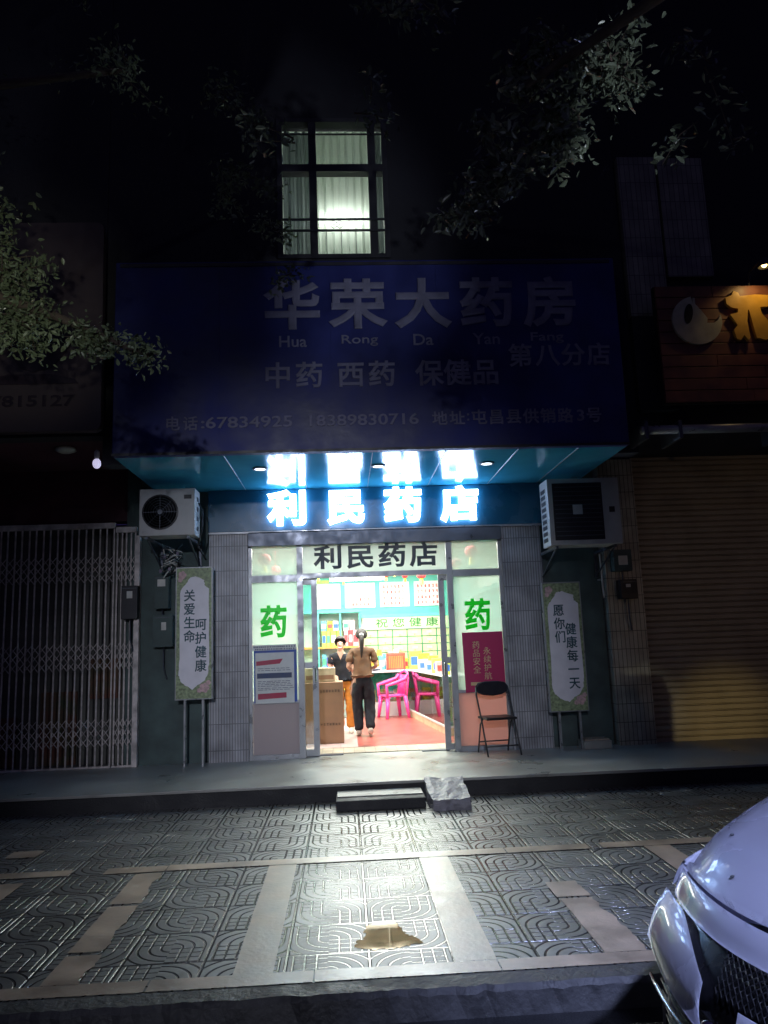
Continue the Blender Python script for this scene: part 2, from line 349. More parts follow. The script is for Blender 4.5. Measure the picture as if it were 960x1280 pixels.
def thing(name, label, cat, loc=(0, 0, 0), rz=0, group=None):
    o = bpy.data.objects.new(name, None); col.objects.link(o); o.location = loc; o.rotation_euler = (0, 0, rz); o.empty_display_size = .1
    ORG[o.name] = tuple(loc); return tag(o, label, cat, group)
def struct(name, mb, m): return tag(mb.build(name, m), kind='structure')
def box(name, m, parent, *a, **k): return MB().box(*a, **k).build(name, m, parent)
def dup(o, parent=None, loc=None, label=None, rz=None):
    c = o.copy(); col.objects.link(c)
    if parent is not None: c.parent = parent
    if loc is not None: c.location = loc
    if rz is not None: c.rotation_euler = (0, 0, rz)
    if label: c['label'] = label
    for ch in o.children: dup(ch, c)
    return c

# text ------------------------------------------------------------
_g = {}
def glyph(ch, bold=0.0):
    if (ch, bold) in _g: return _g[(ch, bold)]
    c = bpy.data.curves.new('t', 'FONT'); c.body = ch; c.size = 1; c.extrude = .02; c.resolution_u = 3; c.bevel_depth = bold; c.bevel_resolution = 0
    o = bpy.data.objects.new('t', c); col.objects.link(o)
    me = bpy.data.meshes.new_from_object(o.evaluated_get(bpy.context.evaluated_depsgraph_get())); bpy.data.objects.remove(o)
    vs = [tuple(v.co) for v in me.vertices]; fs = [tuple(p.vertices) for p in me.polygons]; bpy.data.meshes.remove(me)
    _g[(ch, bold)] = (vs, fs); return vs, fs
def bbox(vs): return min(v[0] for v in vs), max(v[0] for v in vs), min(v[1] for v in vs), max(v[1] for v in vs)
REF = bbox(glyph('国')[0])
def put_char(mb, ch, cx, cz, w, h, y, d, bold=.0, rot=0):
    """a CJK character in a cell w x h centred on (cx, cz), its back on plane y, standing d proud towards -Y"""
    vs, fs = glyph(ch, bold); x0, x1, y0, y1 = REF; mx, my = (x0 + x1) / 2, (y0 + y1) / 2
    zz = max(v[2] for v in vs); ca, sa = math.cos(rot), math.sin(rot)
    V = []
    for v in vs:
        a, b = (v[0] - mx) * w / (x1 - x0 + 2 * bold), (v[1] - my) * h / (y1 - y0 + 2 * bold)
        V.append(mb.bm.verts.new((cx + a * ca - b * sa, y - (v[2] + zz) / (2 * zz) * d, cz + a * sa + b * ca)))
    for f in fs:
        try: mb.bm.faces.new([V[i] for i in f])
        except ValueError: pass
def put_text(mb, s, x0, x1, z0, z1, y, d, bold=0.0):
    vs, fs = glyph(s, bold); a0, a1, b0, b1 = bbox(vs); zz = max(v[2] for v in vs)
    V = [mb.bm.verts.new((x0 + (v[0] - a0) / (a1 - a0) * (x1 - x0), y - (v[2] + zz) / (2 * zz) * d, z0 + (v[1] - b0) / (b1 - b0) * (z1 - z0))) for v in vs]
    for f in fs:
        try: mb.bm.faces.new([V[i] for i in f])
        except ValueError: pass

# ================================================================== GROUND
PL = .18; F = 10.07; US = 8.4
mb = MB(); mb.grid([[(x, y, -.125) for x in (-150, -4, 4, 150)] for y in (-150, 3.0, 3.86)]); struct('road', mb, 'asphalt')
mb = MB(); mb.grid([[(x, y, 0) for x in (-60, 60)] for y in (4.0, 13)]); struct('pavement', mb, 'paving')
random.seed(3)                                     # chipped kerb
rows = [[], [], [], []]
xx = -30
while xx < 30:
    st = .045 if -2.6 < xx < 2.6 else .5
    j = random.uniform(-.009, .009); k = random.uniform(-.010, .004)
    rows[0].append((xx, 4.0, .002)); rows[1].append((xx, 3.875 + j, .002 + k * .3)); rows[2].append((xx, 3.855 + j, -.02 + k)); rows[3].append((xx, 3.84, -.13)); xx += st
mb = MB(); mb.grid(rows); struct('kerb', mb, 'kerb')
def ragged(x0, x1, y0, y1, z, jag=.010, step=.035, ragL=False, ragR=False):
    P = []
    def run(ax, ay, bx, by, jg):
        n = max(1, int(math.hypot(bx - ax, by - ay) / step)); w_ = 0
        for i in range(n):
            w_ = w_ * .75 + random.uniform(-jg, jg) * .7; t = i / n; q = w_; dx, dy = bx - ax, by - ay; l = math.hypot(dx, dy)
            P.append((ax + dx * t - dy / l * q, ay + dy * t + dx / l * q))
    run(x0, y0, x1, y0, jag * .4); run(x1, y0, x1, y1, jag * (3 if ragR else .35)); run(x1, y1, x0, y1, jag * .4); run(x0, y1, x0, y0, jag * (3 if ragL else .35))
    return P
mb = MB()
for i, a in enumerate([(-.60, -.40, 4.14, 6.02), (.505, .715, 4.14, 6.02), (-1.55, -1.36, 5.33, 5.98, ), (-1.54, -1.35, 4.55, 5.28), (-1.53, -1.34, 4.14, 4.5), (1.26, 1.46, 5.0, 5.30), (1.27, 1.47, 4.14, 4.97), (-2.5, -2.31, 4.14, 5.9), (2.2, 2.4, 4.14, 6.02),
      (-8, -2.05, 6.03, 6.17), (-1.8, -1.36, 6.02, 6.16), (-1.35, 1.16, 6.03, 6.17), (1.17, 1.8, 6.03, 6.17), (1.9, 3.0, 6.03, 6.17), (-2.75, -2.5, 6.6, 6.8),
      (-9, -1.0, 4.005, 4.135), (-.99, -.2, 4.004, 4.135), (-.19, .71, 4.004, 4.135), (.72, 1.9, 4.004, 4.135)]):
    big = i in (2, 3, 4, 5, 6); P = ragged(*a, 0, jag=.007 if big else .005, ragL=False, ragR=big)
    V = [mb.bm.verts.new((x, y, .004 + .0001 * i)) for x, y in P]; mb.bm.faces.new(V)
struct('pavement_strips', mb, 'strip')
# puddle in a broken slab
random.seed(12); P = []
out = [(.01, 4.40), (.02, 4.48), (.06, 4.52), (.07, 4.70), (.12, 4.75), (.20, 4.76), (.26, 4.73), (.28, 4.60), (.31, 4.52), (.35, 4.48), (.37, 4.42), (.26, 4.37), (.19, 4.355), (.10, 4.36)]
for i, (a, b) in enumerate(out):
    c, d = out[(i + 1) % len(out)]
    for t in range(6): P.append((a + (c - a) * t / 6 + random.uniform(-.012, .012), b + (d - b) * t / 6 + random.uniform(-.014, .014)))
mb = MB(); mb.bm.faces.new([mb.bm.verts.new((x, y, .002)) for x, y in P]); struct('puddle', mb, 'water')
# raised platform in front of the shops
mb = MB(); mb.box(-30, 30, 8.24, 16.5, -.1, PL - .03); struct('platform_riser', mb, 'riser')
mb = MB(); mb.box(-30, 3.28, 8.2, 10.30, PL - .03, PL, bev=.006); mb.box(3.283, 30, 8.2, 10.30, PL - .03, PL - .004, bev=.006); struct('platform', mb, 'platform')
st = thing('step_block', 'long low dark concrete step set against the platform edge', 'step', (.28, 7.85, 0))
MB().box(-.13, .735, 7.72, 8.19, 0, .10, bev=.012).build('step_body', 'riser', st)
MB().box(-.12, .725, 7.88, 8.17, .1015, .112, bev=.003).build('step_top', 'platform', st)
from mathutils import noise as mnoise
mb = MB(); mb.box(.765, 1.16, 7.56, 8.16, -.01, .20); bmesh.ops.subdivide_edges(mb.bm, edges=mb.bm.edges, cuts=6, use_grid_fill=True)
for v in mb.bm.verts:
    f = (8.16 - v.co.y) / .6
    if v.co.z > .05: v.co.z -= f * .10 * (v.co.z / .2)
    v.co.x += (v.co.x - .96) * -.10 * f; v.co += mnoise.noise_vector(v.co * 6.5) * .022 + mnoise.noise_vector(v.co * 22) * .012
    v.co.z = max(v.co.z, 0)
tag(mb.build('stone_block', 'stone', smooth=False), 'rough broken stone block leaning at the platform edge beside the step', 'stone')

# ================================================================== PHARMACY BUILDING
B = thing('pharmacy_building', 'dark shop house with a lit open pharmacy on its ground floor', 'building', (.5, F, 0))
wx0, wx1, wz0, wz1 = -.66, .66, 6.03, 7.84
mb = MB()
mb.box(-2.62, wx0, US, US + .22, 3.62, 13); mb.box(wx1, 3.42, US, US + .22, 3.62, 13); mb.box(wx0, wx1, US, US + .22, 3.62, wz0); mb.box(wx0, wx1, US, US + .22, wz1, 13)
mb.build('upper_wall', 'wall_dark', B)
box('side_wall', 'wall_green', B, -2.62, -1.735, F, F + .2, PL, 4.1); box('side_wall', 'wall_green', B, 2.63, 3.42, F, F + .2, PL, 4.1)
box('tiled_pillar', 'mosaic', B, -1.73, -1.235, F - .06, F + .22, PL, 3.06)
box('tiled_pillar', 'mosaic', B, 2.10, 2.62, F - .06, F + .22, PL, 3.06)
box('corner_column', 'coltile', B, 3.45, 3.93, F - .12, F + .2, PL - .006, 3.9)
# room walls
mb = MB(); mb.box(-2.0, -1.88, F + .23, 16.4, PL, 3.05); mb.box(2.75, 2.87, F + .23, 16.4, PL, 3.05); mb.box(-2.0, 2.87, 16.2, 16.35, PL, 3.05); mb.build('room_wall', 'intwall', B)
mb = MB(); mb.box(-2.0, 2.87, F + .1, 16.4, 3.05, 3.12); mb.build('ceiling', 'ceil', B)
mb = MB()
for k in range(10): mb.box(-1.87, 2.74, 10.5 + .6 * k, 10.512 + .6 * k, 3.042, 3.049)
for k in range(8): mb.box(-1.8 + .6 * k, -1.788 + .6 * k, 10.4, 16.1, 3.0415, 3.0485)
mb.build('ceiling_strip', 'alu', B)
box('floor', 'floor', B, .14, 2.75, 10.82, 16.3, PL - .02, PL + .012)
box('floor_border', 'palefloor', B, -1.9, .138, 10.82, 16.3, PL - .02, PL + .012)
box('threshold', 'thresh', B, -1.9, 2.75, 10.302, 10.818, PL - .02, PL + .010)
box('door_sill', 'alu_dark', B, -.53, -.06, 10.18, 10.30, PL, PL + .012); box('door_sill', 'alu_dark', B, .95, 1.31, 10.18, 10.30, PL, PL + .012)
# entrance frame
YF0, YF1 = F - .02, F + .05
mb = MB()
mb.box(-1.232, -1.19, YF0, YF1, PL, 2.86); mb.box(2.055, 2.098, YF0, YF1, PL, 2.86)
mb.box(-.605, -.53, YF0, YF1, PL, 2.86); mb.box(1.36, 1.435, YF0, YF1, PL, 2.86)
mb.box(-1.188, -.607, YF0 + .003, YF1, 2.40, 2.49); mb.box(-.528, 1.358, YF0 + .003, YF1, 2.435, 2.50); mb.box(1.437, 2.053, YF0 + .003, YF1, 2.40, 2.49)
mb.box(-1.188, -.607, YF0 + .003, YF1, .86, .90); mb.box(1.437, 2.053, YF0 + .003, YF1, .90, .94)
mb.box(-1.188, -.607, YF0 + .003, YF1, PL, PL + .06); mb.box(1.437, 2.053, YF0 + .003, YF1, PL, PL + .06)
mb.build('entrance_frame', 'alu', B)
box('shutter_housing', 'alu_dark', B, -1.23, 2.10, F - .10, F + .2, 2.862, 3.055, bev=.008)
for n, m, a in (('glass_panel', 'frost', (-1.188, -.607, .90, 2.40)), ('glass_panel', 'frost', (1.437, 2.053, .94, 2.40)),
                ('lower_panel', 'salmon_shaded', (-1.188, -.607, PL + .06, .86)), ('lower_panel', 'salmon', (1.437, 2.053, PL + .06, .90)),
                ('transom_glass', 'frost', (-1.188, -.607, 2.49, 2.86)), ('transom_glass', 'frost', (1.437, 2.053, 2.49, 2.86)), ('transom_glass', 'transomw', (-.528, 1.358, 2.50, 2.86))):
    box(n, m, B, a[0], a[1], F + .012, F + .018, a[2], a[3])
mb = MB()
for k, ch in enumerate('利民药店'): put_char(mb, ch, -.19 + .42 * k, 2.70, .34, .30, F + .0115, .008, .028)
mb.build('transom_lettering', mat('grey_vinyl', (.06, .075, .09), .5), B)
for x in (-.915, 1.745):
    mb = MB(); put_char(mb, '药', x, 1.885, .32, .40, F + .0115, .006, .03); mb.build('green_character', 'greenfilm', B)
# sliding doors (pushed open behind the side panels)
for n, x0, x1 in (('sliding_door', -.57, -.355), ('sliding_door', 1.25, 1.46)):
    d = MB(); y0, y1 = F + .075, F + .11
    a, b = (x0 + .10, x1) if x0 < 0 else (x0, x1 - .09)
    s_ = .075
    d.box(x1 - s_ if x0 < 0 else x0, x1 if x0 < 0 else x0 + s_, y0, y1, PL + .01, 2.44)
    d.box(x0, x1 - s_ if x0 < 0 else x0, y0, y1, PL + .01, PL + .09) if x0 < 0 else d.box(x0 + s_, x1, y0, y1, PL + .01, PL + .09)
    (d.box(x0, x1 - s_, y0, y1, 1.28, 1.36) if x0 < 0 else d.box(x0 + s_, x1, y0, y1, 1.28, 1.36))
    (d.box(x0, x1 - s_, y0, y1, 2.36, 2.44) if x0 < 0 else d.box(x0 + s_, x1, y0, y1, 2.36, 2.44))
    D = d.build(n, 'alu', B)
    gx = (x0, x1 - s_) if x0 < 0 else (x0 + s_, x1)
    MB().box(gx[0], gx[1], y0 + .014, y0 + .02, PL + .09, 2.36).build('door_glass', 'glass', D)
    hx = x1 - .035 if x0 < 0 else x0 + .035
    MB().tube([(hx, y0 - .002, 1.10), (hx, y0 - .03, 1.12), (hx, y0 - .03, 1.28), (hx, y0 - .002, 1.30)], .009).build('door_handle', 'chrome', D)
# upstairs window with its lit room
W = MB().box(wx0 + .001, wx0 + .06, US - .03, US + .10, wz0, wz1).box(wx1 - .06, wx1 - .001, US - .03, US + .10, wz0, wz1)
W.box(wx0 + .06, wx1 - .06, US - .03, US + .10, wz1 - .05, wz1 - .001).box(wx0 + .06, wx1 - .06, US - .03, US + .10, wz0 + .001, wz0 + .05)
for x in (-.235, .475): W.box(x - .045, x + .045, US - .025, US + .09, wz0 + .05, wz1 - .05)
W.box(wx0 + .06, wx1 - .06, US - .027, US + .092, 7.14, 7.235)
W = W.build('window', 'darkframe', B)
mb = MB()
mb.box(-.60, .60, US - .06, US - .045, 6.49, 6.515); mb.box(-.60, .60, US - .06, US - .045, 6.35, 6.375); mb.box(-.60, .60, US - .06, US - .045, 7.60, 7.615)
for k in range(15): mb.tube([(-.6 + .0857 * k * 1.0, US - .05, 6.05), (-.6 + .0857 * k, US - .05, 6.36)], .0035, 5) if k % 2 == 0 else None
for cx in (.0, .07):
    mb.tube([(cx - .07, US - .062, 6.432), (cx, US - .062, 6.483), (cx + .07, US - .062, 6.432), (cx, US - .062, 6.382)], .004, 5, closed=True)
mb.build('security_grille', 'darkframe', W)
sidecurt = film('grey_curtain', (.20, .23, .24), .6)
mb = MB()
for a, b in ((-.19, .43), (-.6, -.28), (.52, .6)):
    n = 40; rows = [[], []]
    for i in range(n + 1):
        x = a + (b - a) * i / n; y = US + .16 + .012 * math.sin(x * 62) + .006 * math.sin(x * 133)
        rows[0].append((x, y, wz0 + .05)); rows[1].append((x, y, wz1 - .05))
    mb.grid(rows)
    if a < -.5 or a > .5: mb.build('side_curtain', sidecurt, W); mb = MB()
    else: mb.build('curtain', film('pale_curtain', (.56, .62, .56), .7), W); mb = MB()
mb = MB(); mb.box(-.65, .65, US + 1.2, US + 1.25, wz0 - .1, wz1 + .1); mb.box(-.70, -.66, US + .23, US + 1.2, wz0 - .1, wz1 + .1); mb.box(.66, .70, US + .23, US + 1.2, wz0 - .1, wz1 + .1)
mb.box(-.65, .65, US + .23, US + 1.2, wz1 + .1, wz1 + .14); mb.box(-.65, .65, US + .23, US + 1.2, wz0 - .14, wz0 - .1); mb.build('room_shell', 'intwall', W)
MB().tube([(-.17, US + .30, 6.62), (.42, US + .30, 6.62)], .02).build('room_tube_lamp', 'winem', W)

# ---- canopy billboard
BB = thing('billboard', 'wide dark blue billboard box with pale Chinese lettering above the lit shop', 'billboard', (.37, 8.0, 3.61))
BX0, BX1 = -2.40, 3.16
MB().box(BX0, BX1, 8.0, 8.10, 3.615, 5.80, bev=.01).build('panel', 'billboard', BB)
for x in (-1.28, -.07, 1.12, 2.21): MB().box(x, x + .005, 7.9965, 8.0005, 3.65, 5.73).build('sheet_seam', 'billboard', BB)
mb = MB(); mb.box(BX0 + .05, BX1 - .05, 7.985, 8.0, 5.74, 5.775); mb.box(BX0, BX1, 7.985, 8.0, 3.612, 3.64); mb.build('edge_trim', 'darkframe', BB)
mb = MB()
for ch, x in zip('华荣大药房', (-.48, .24, .96, 1.68, 2.40)): put_char(mb, ch, x, 5.27, .56, .56, 8.0, .02, .03)
mb.build('large_lettering', 'billtext', BB)
mb = MB()
for s, x0, x1 in (('Hua', -.63, -.33), ('Rong', .05, .45), ('Da', .84, 1.06), ('Yan', 1.50, 1.80), ('Fang', 2.15, 2.52)): put_text(mb, s, x0, x1, 4.79, 4.92, 8.0, .008, .01)
mb.build('latin_lettering', 'billtext', BB)
mb = MB()
for word, xs in (('中药', (-.65, -.31)), ('西药', (.14, .48)), ('保健品', (1.00, 1.31, 1.62))):
    mb = MB()
    for ch, x in zip(word, xs): put_char(mb, ch, x, 4.465, .27, .28, 8.0, .012, .022)
    mb.build('middle_lettering', 'billtext', BB)
mb = MB()
for ch, x in zip('第八分店', (2.02, 2.32, 2.61, 2.90)): put_char(mb, ch, x, 4.65, .24, .25, 8.0, .012, .02)
mb.build('branch_lettering', 'billtext', BB)
mb = MB()
for ch, x in zip('电话', (-1.77, -1.58)): put_char(mb, ch, x, 3.95, .14, .15, 8.0, .01, .02)
put_text(mb, ':67834925', -1.47, -.50, 3.89, 4.02, 8.0, .01, .02); mb.build('phone_lettering', 'billtext', BB); mb = MB(); put_text(mb, '18389830716', -.32, .86, 3.89, 4.02, 8.0, .01, .02)
mb.build('phone_lettering', 'billtext', BB); mb = MB()
for k, ch in enumerate('地址'): put_char(mb, ch, 1.09 + .19 * k, 3.95, .15, .15, 8.0, .01, .02)
for z in (3.92, 3.98): mb.box(1.39, 1.41, 7.99, 8.0, z, z + .02)
for k, ch in enumerate('屯昌县供销路'): put_char(mb, ch, 1.52 + .19 * k, 3.955, .155, .16, 8.0, .01, .02)
put_text(mb, '3', 2.60, 2.68, 3.89, 4.02, 8.0, .01, .02); put_char(mb, '号', 2.79, 3.955, .155, .16, 8.0, .01, .02)
mb.build('address_lettering', 'billtext', BB)
mb = MB(); mb.box(BX0, BX1, 8.102, F - .005, 3.618, 3.66); mb.build('soffit', 'soffit', BB)
mb = MB()
for x in (-.45, .35, 1.15, 1.95, 2.62, -1.25): mb.box(x, x + .006, 8.11, F - .01, 3.612, 3.6175)
mb.build('soffit_joint', 'alu', BB)
mb = MB(); mb.box(BX0, BX0 + .05, 8.102, F - .01, 3.662, 4.3); mb.box(BX1 - .05, BX1, 8.102, F - .01, 3.662, 4.3); mb.build('side_cheek', 'darkframe', BB)
for i, (x, y, lb) in enumerate(((-.93, 8.75, 'round recessed downlight in the teal canopy, leftmost of the three'), (.44, 8.75, 'round recessed downlight in the teal canopy, middle of the three'), (1.72, 8.75, 'round recessed downlight in the teal canopy, rightmost of the three'))):
    D = thing('downlight', lb, 'ceiling lamp', (x, y, 3.61), group='downlights in the canopy soffit')
    MB().lathe((0, 0, 0), [(.085, .004), (.085, -.006), (.062, -.006), (.062, .002)], 20).build('trim_ring', 'alu', D, local=True)
    MB().lathe((0, 0, 0), [(.061, .003), (.061, -.002)], 20).build('lamp_disc', 'downem', D, local=True)
    lamp('downlight_beam', 'SPOT', (x, y, 3.59), 120, (.93, 1.0, .86), (x * .6, 6.4, 0), spot_size=R(66), spot_blend=1, shadow_soft_size=.06)

# ---- lit fascia sign
S = thing('fascia_sign', 'teal fascia board with four glowing white characters over the shop entrance', 'sign', (.45, F, 3.06))
MB().box(-1.74, 2.66, F - .09, F - .01, 3.065, 3.612, bev=.006).build('board', 'fascia', S)
MB().box(-1.74, 2.64, F - .10, F - .005, 3.035, 3.063).build('bottom_trim', 'alu', S)
for ch, x in zip('利民药店', (-.70, .06, .81, 1.565)):
    mb = MB(); put_char(mb, ch, x, 3.345, .47, .455, F - .12, .045, .045); mb.build('lit_character', 'letterem', S)
mb = MB()
for x in (-.70, .06, .81, 1.565):
    for dx in (-.12, .12): mb.box(x + dx - .01, x + dx + .01, F - .121, F - .091, 3.3, 3.32)
mb.build('character_mount', 'alu', S)

# ================================================================== NEIGHBOUR BUILDINGS
L = thing('left_shop_house', 'dark neighbouring shop house with a maroon lintel above a folding gate', 'building', (-5, F, 0))
MB().box(-14, -2.625, US, US + .22, 3.95, 13).build('upper_wall', 'wall_dark', L)
MB().box(-14, -2.625, F + .25, F + .4, PL, 3.25).build('shopfront_shutter', 'shutter_dark', L)
MB().box(-14, -2.80, F, F + .24, 3.26, 3.95).build('lintel', 'wall_maroon', L)
MB().box(-14, -2.625, US + .22, F + .4, 3.951, 4.05).build('porch_ceiling', 'wall_maroon', L)
MB().box(-2.795, -2.625, F - .02, F + .24, PL, 3.95).build('wall_pier', 'wall_green', L)
mb = MB(); random.seed(9)
for x, w_, z, h_, m in ((-4.7, .5, .2, .6, 0), (-3.9, .45, .2, .9, 0), (-3.3, .4, 1.0, .5, 0)): mb.box(x, x + w_, F + .2, F + .246, z, z + h_)
mb.build('stacked_goods', mat('dull_goods', (.12, .04, .03), .8, var=.6, scale=4, c2=(.05, .07, .03)), L)
Rb = thing('right_shop_house', 'dark neighbouring shop house with cream tiled piers and a closed roller shutter', 'building', (6, F, 0))
MB().box(3.425, 14, US + .06, US + .26, 3.95, 13).build('upper_wall', 'wall_dark', Rb)
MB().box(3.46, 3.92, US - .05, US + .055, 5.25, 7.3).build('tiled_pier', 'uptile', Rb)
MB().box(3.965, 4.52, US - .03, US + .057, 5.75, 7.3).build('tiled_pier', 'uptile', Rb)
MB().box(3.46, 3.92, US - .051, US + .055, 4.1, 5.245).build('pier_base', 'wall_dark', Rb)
MB().box(3.425, 14, US + .26, F + .4, 3.951, 4.05).build('porch_ceiling', 'wall_dark', Rb)
mb = MB(); rows = [[], []]
z = PL - .02; prof = []
while z < 3.95: prof += [(F + .06, z), (F + .035, z + .012), (F + .035, z + .062), (F + .06, z + .074)]; z += .078
mb.grid([[(x, y, z) for y, z in prof] for x in (3.97, 14)]); mb.build('roller_shutter', 'shutter', Rb)
# small things on the right front
P = thing('awning_tube', 'rolled grey awning tube under the wooden sign', 'awning', (4.0, 8.0, 3.7))
MB().tube([(3.30, 8.0, 3.77), (5.6, 7.98, 3.77)], .05, 14).build('tube', 'alu', P, smooth=True)
for x in (3.32, 3.70, 4.9): MB().box(x, x + .04, 7.94, 8.45, 3.66, 3.86, bev=.006).build('bracket', 'alu_dark', P)

# ---- left neighbour's sign
Sg = thing('left_billboard', 'dim beige billboard with a dark cup shape and a phone number on the left', 'billboard', (-4.5, 8.0, 3.88))
P = [(-6.5, 3.9), (-2.60, 3.9)] + [(-2.52 - .08 + .08 * math.cos(a), 3.98 + .08 * math.sin(a)) for a in [R(-90 + 22.5 * k) for k in range(5)]] + [(-2.54, 6.2)] + [(-2.62 + .08 * math.cos(a), 6.2 + .08 * math.sin(a)) for a in [R(22.5 * k) for k in range(1, 5)]] + [(-6.5, 6.28)]
MB().prism(P, 8.0, 8.10).build('panel', 'beige', Sg)
mb = MB(); put_text(mb, '67815127', -3.80, -2.79, 4.17, 4.30, 8.0, .006, .03); mb.build('phone_number', 'darkprint', Sg)
mb = MB(); mb.prism([(-3.58, 5.12), (-3.52, 4.80), (-3.38, 4.60), (-3.25, 4.55), (-3.05, 4.60), (-2.90, 4.78), (-2.78, 5.0), (-2.80, 5.10), (-2.95, 5.14), (-3.1, 5.22), (-3.35, 5.23)], 7.992, 8.0); mb.prism([(-3.7, 4.42), (-2.76, 4.42), (-2.80, 4.47), (-3.05, 4.53), (-3.5, 4.53), (-3.7, 4.49)], 7.9915, 8.0)
mb.build('cup_picture', 'darkprint', Sg)
Q = thing('bulb_lamp', 'small pale bulb lamp hanging at the lower corner of the left billboard', 'lamp', (-2.63, 8.25, 3.6))
MB().sphere((0, 0, 0), .045, 1, 1, 1.25).build('bulb', 'bulb', Q, local=True, smooth=True); MB().lathe((0, 0, .05), [(.02, 0), (.03, .03), (.03, .08), (.012, .1)], 10).build('socket', 'acwhite', Q, local=True)
Q = thing('porch_lamp', 'flat unlit lamp fitting under the left porch ceiling', 'lamp', (-3.2, 8.9, 3.93))
MB().lathe((0, 0, 0), [(.11, .02), (.12, -.01), (.06, -.035)], 16).build('lamp_cover', 'ivory', Q, local=True, smooth=True)

# ---- wooden sign on the right
Ws = thing('wooden_sign', 'red brown board sign with a cream round emblem and yellow character', 'sign', (4.4, 8.0, 4.07))
mb = MB(); mb.box(3.60, 6.2, 8.02, 8.08, 4.07, 5.45); mb.build('backing', 'woodgap', Ws)
z = 4.08
for k in range(10):
    x = 3.61
    random.seed(40 + k)
    mb = MB()
    while x < 6.15:
        x1 = min(x + random.uniform(.6, 1.5), 6.18); mb.box(x, x1 - .006, 7.99, 8.02, z, z + .128, bev=.003); x = x1
    mb.build('board', 'wood', Ws); z += .137
c = (4.045, 5.02); r = .285; P = []
for a in range(100, 361, 10): P.append((c[0] + r * math.cos(R(a)), c[1] + r * math.sin(R(a))))
P += [(c[0] + .275, c[1] + .06), (c[0] + .24, c[1] + .0), (c[0] + .19, c[1] - .035), (c[0] + .11, c[1] - .035), (c[0] + .12, c[1] + .02), (c[0] + .06, c[1] + .11), (c[0] - .005, c[1] + .19), (c[0] - .003, c[1] + .265), (c[0] - .025, c[1] + .27), (c[0] - .035, c[1] + .20)]
MB().prism(P, 7.955, 7.988).build('round_emblem', 'cream', Ws)
P = [(c[0] - .095 + .05 * math.cos(t) + .02 * math.sin(t), c[1] + .075 + .118 * math.sin(t)) for t in [R(20 * k) for k in range(18)]]
MB().prism(P, 7.950, 7.9545).build('emblem_cutout', 'woodgap', Ws)
tr = [(650, 250), (720, 230), (740, 195), (790, 215), (800, 240), (960, 228), (1120, 235), (1130, 320), (1000, 330), (1010, 380), (1100, 470), (1090, 560), (1020, 590), (960, 575), (930, 575), (915, 520), (880, 350), (870, 350), (850, 440), (862, 570), (840, 590), (800, 550), (760, 590), (720, 575), (700, 510), (745, 470), (680, 385), (760, 370), (770, 340), (700, 330), (655, 300)]
MB().prism([(4.39 + (a - 650) * .00111, 5.36 - (b - 195) * .00150) for a, b in tr], 7.94, 7.985).build('yellow_character', 'yellow', Ws)
Q = thing('sign_lamp', 'warm spotlight mounted above the wooden sign', 'lamp', (4.74, 7.8, 5.52))
MB().tube([(4.74, 8.05, 5.45), (4.74, 8.0, 5.62), (4.74, 7.72, 5.62)], .012).build('arm', 'darkframe', Q)
MB().lathe((4.74, 7.70, 5.52), [(.035, .10), (.05, .06), (.07, 0), (.066, 0), (.045, .05)], 14).build('lamp_shade', 'darkframe', Q)
MB().sphere((4.74, 7.70, 5.545), .03).build('bulb', 'warmem', Q, smooth=True)
lamp('sign_lamp_beam', 'SPOT', (4.74, 7.72, 5.50), 5.5, (1, .68, .25), (4.74, 8.02, 4.9), spot_size=R(130), spot_blend=.7, shadow_soft_size=.03)

# ================================================================== FRONT FIXTURES
# folding gates
def gate(x0, x1, z1, label, n):
    G = thing('folding_gate', label, 'gate', ((x0 + x1) / 2, F - .05, PL), group='folding lattice gates of the left shop')
    y = F - .06
    MB().box(x0, x1, y - .03, y + .03, z1, z1 + .07).build('top_track', 'gate', G); MB().box(x0, x1, y - .02, y + .02, PL, PL + .02).build('bottom_track', 'gate', G)
    dx = (x1 - x0 - .03) / (n - 1)
    proto = MB().box(-.009, .009, -.006, .006, 0, z1 - PL - .02).build('gate_bar', 'gate', G, local=True)
    proto.location = (x0 + .015 - (x0 + x1) / 2, -.01, .02)
    for k in range(1, n): dup(proto, G, (x0 + .015 + dx * k - (x0 + x1) / 2, -.01 + (.012 if k % 2 else 0), .02))
    for zc in (PL + .42, PL + 1.35, PL + 2.45):
        mb = MB()
        for k in range(n - 1):
            xa, xb = x0 + .015 + dx * k, x0 + .015 + dx * (k + 1); hh = .11
            for rr in (-1, 0, 1):
                zz = zc + rr * hh * 1.0
                mb.tube([(xa, y - .022, zz - hh / 2), (xb, y - .022, zz + hh / 2)], .0045, 4); mb.tube([(xa, y - .028, zz + hh / 2), (xb, y - .028, zz - hh / 2)], .0045, 4)
        mb.build('lattice', 'gate', G)
gate(-5.55, -2.93, 3.16, 'wide rusty folding lattice gate closing the left shop', 30)
gate(-2.915, -2.655, 3.10, 'narrow folded section of lattice gate beside the meter wall', 5)
MB().box(-2.66, -2.60, F - .12, F - .03, PL, 3.05, bev=.004).build('g', 'gate').name = 'gate_post'
tag(bpy.data.objects['gate_post'], 'upright steel gate post at the end of the folding gate', 'post')

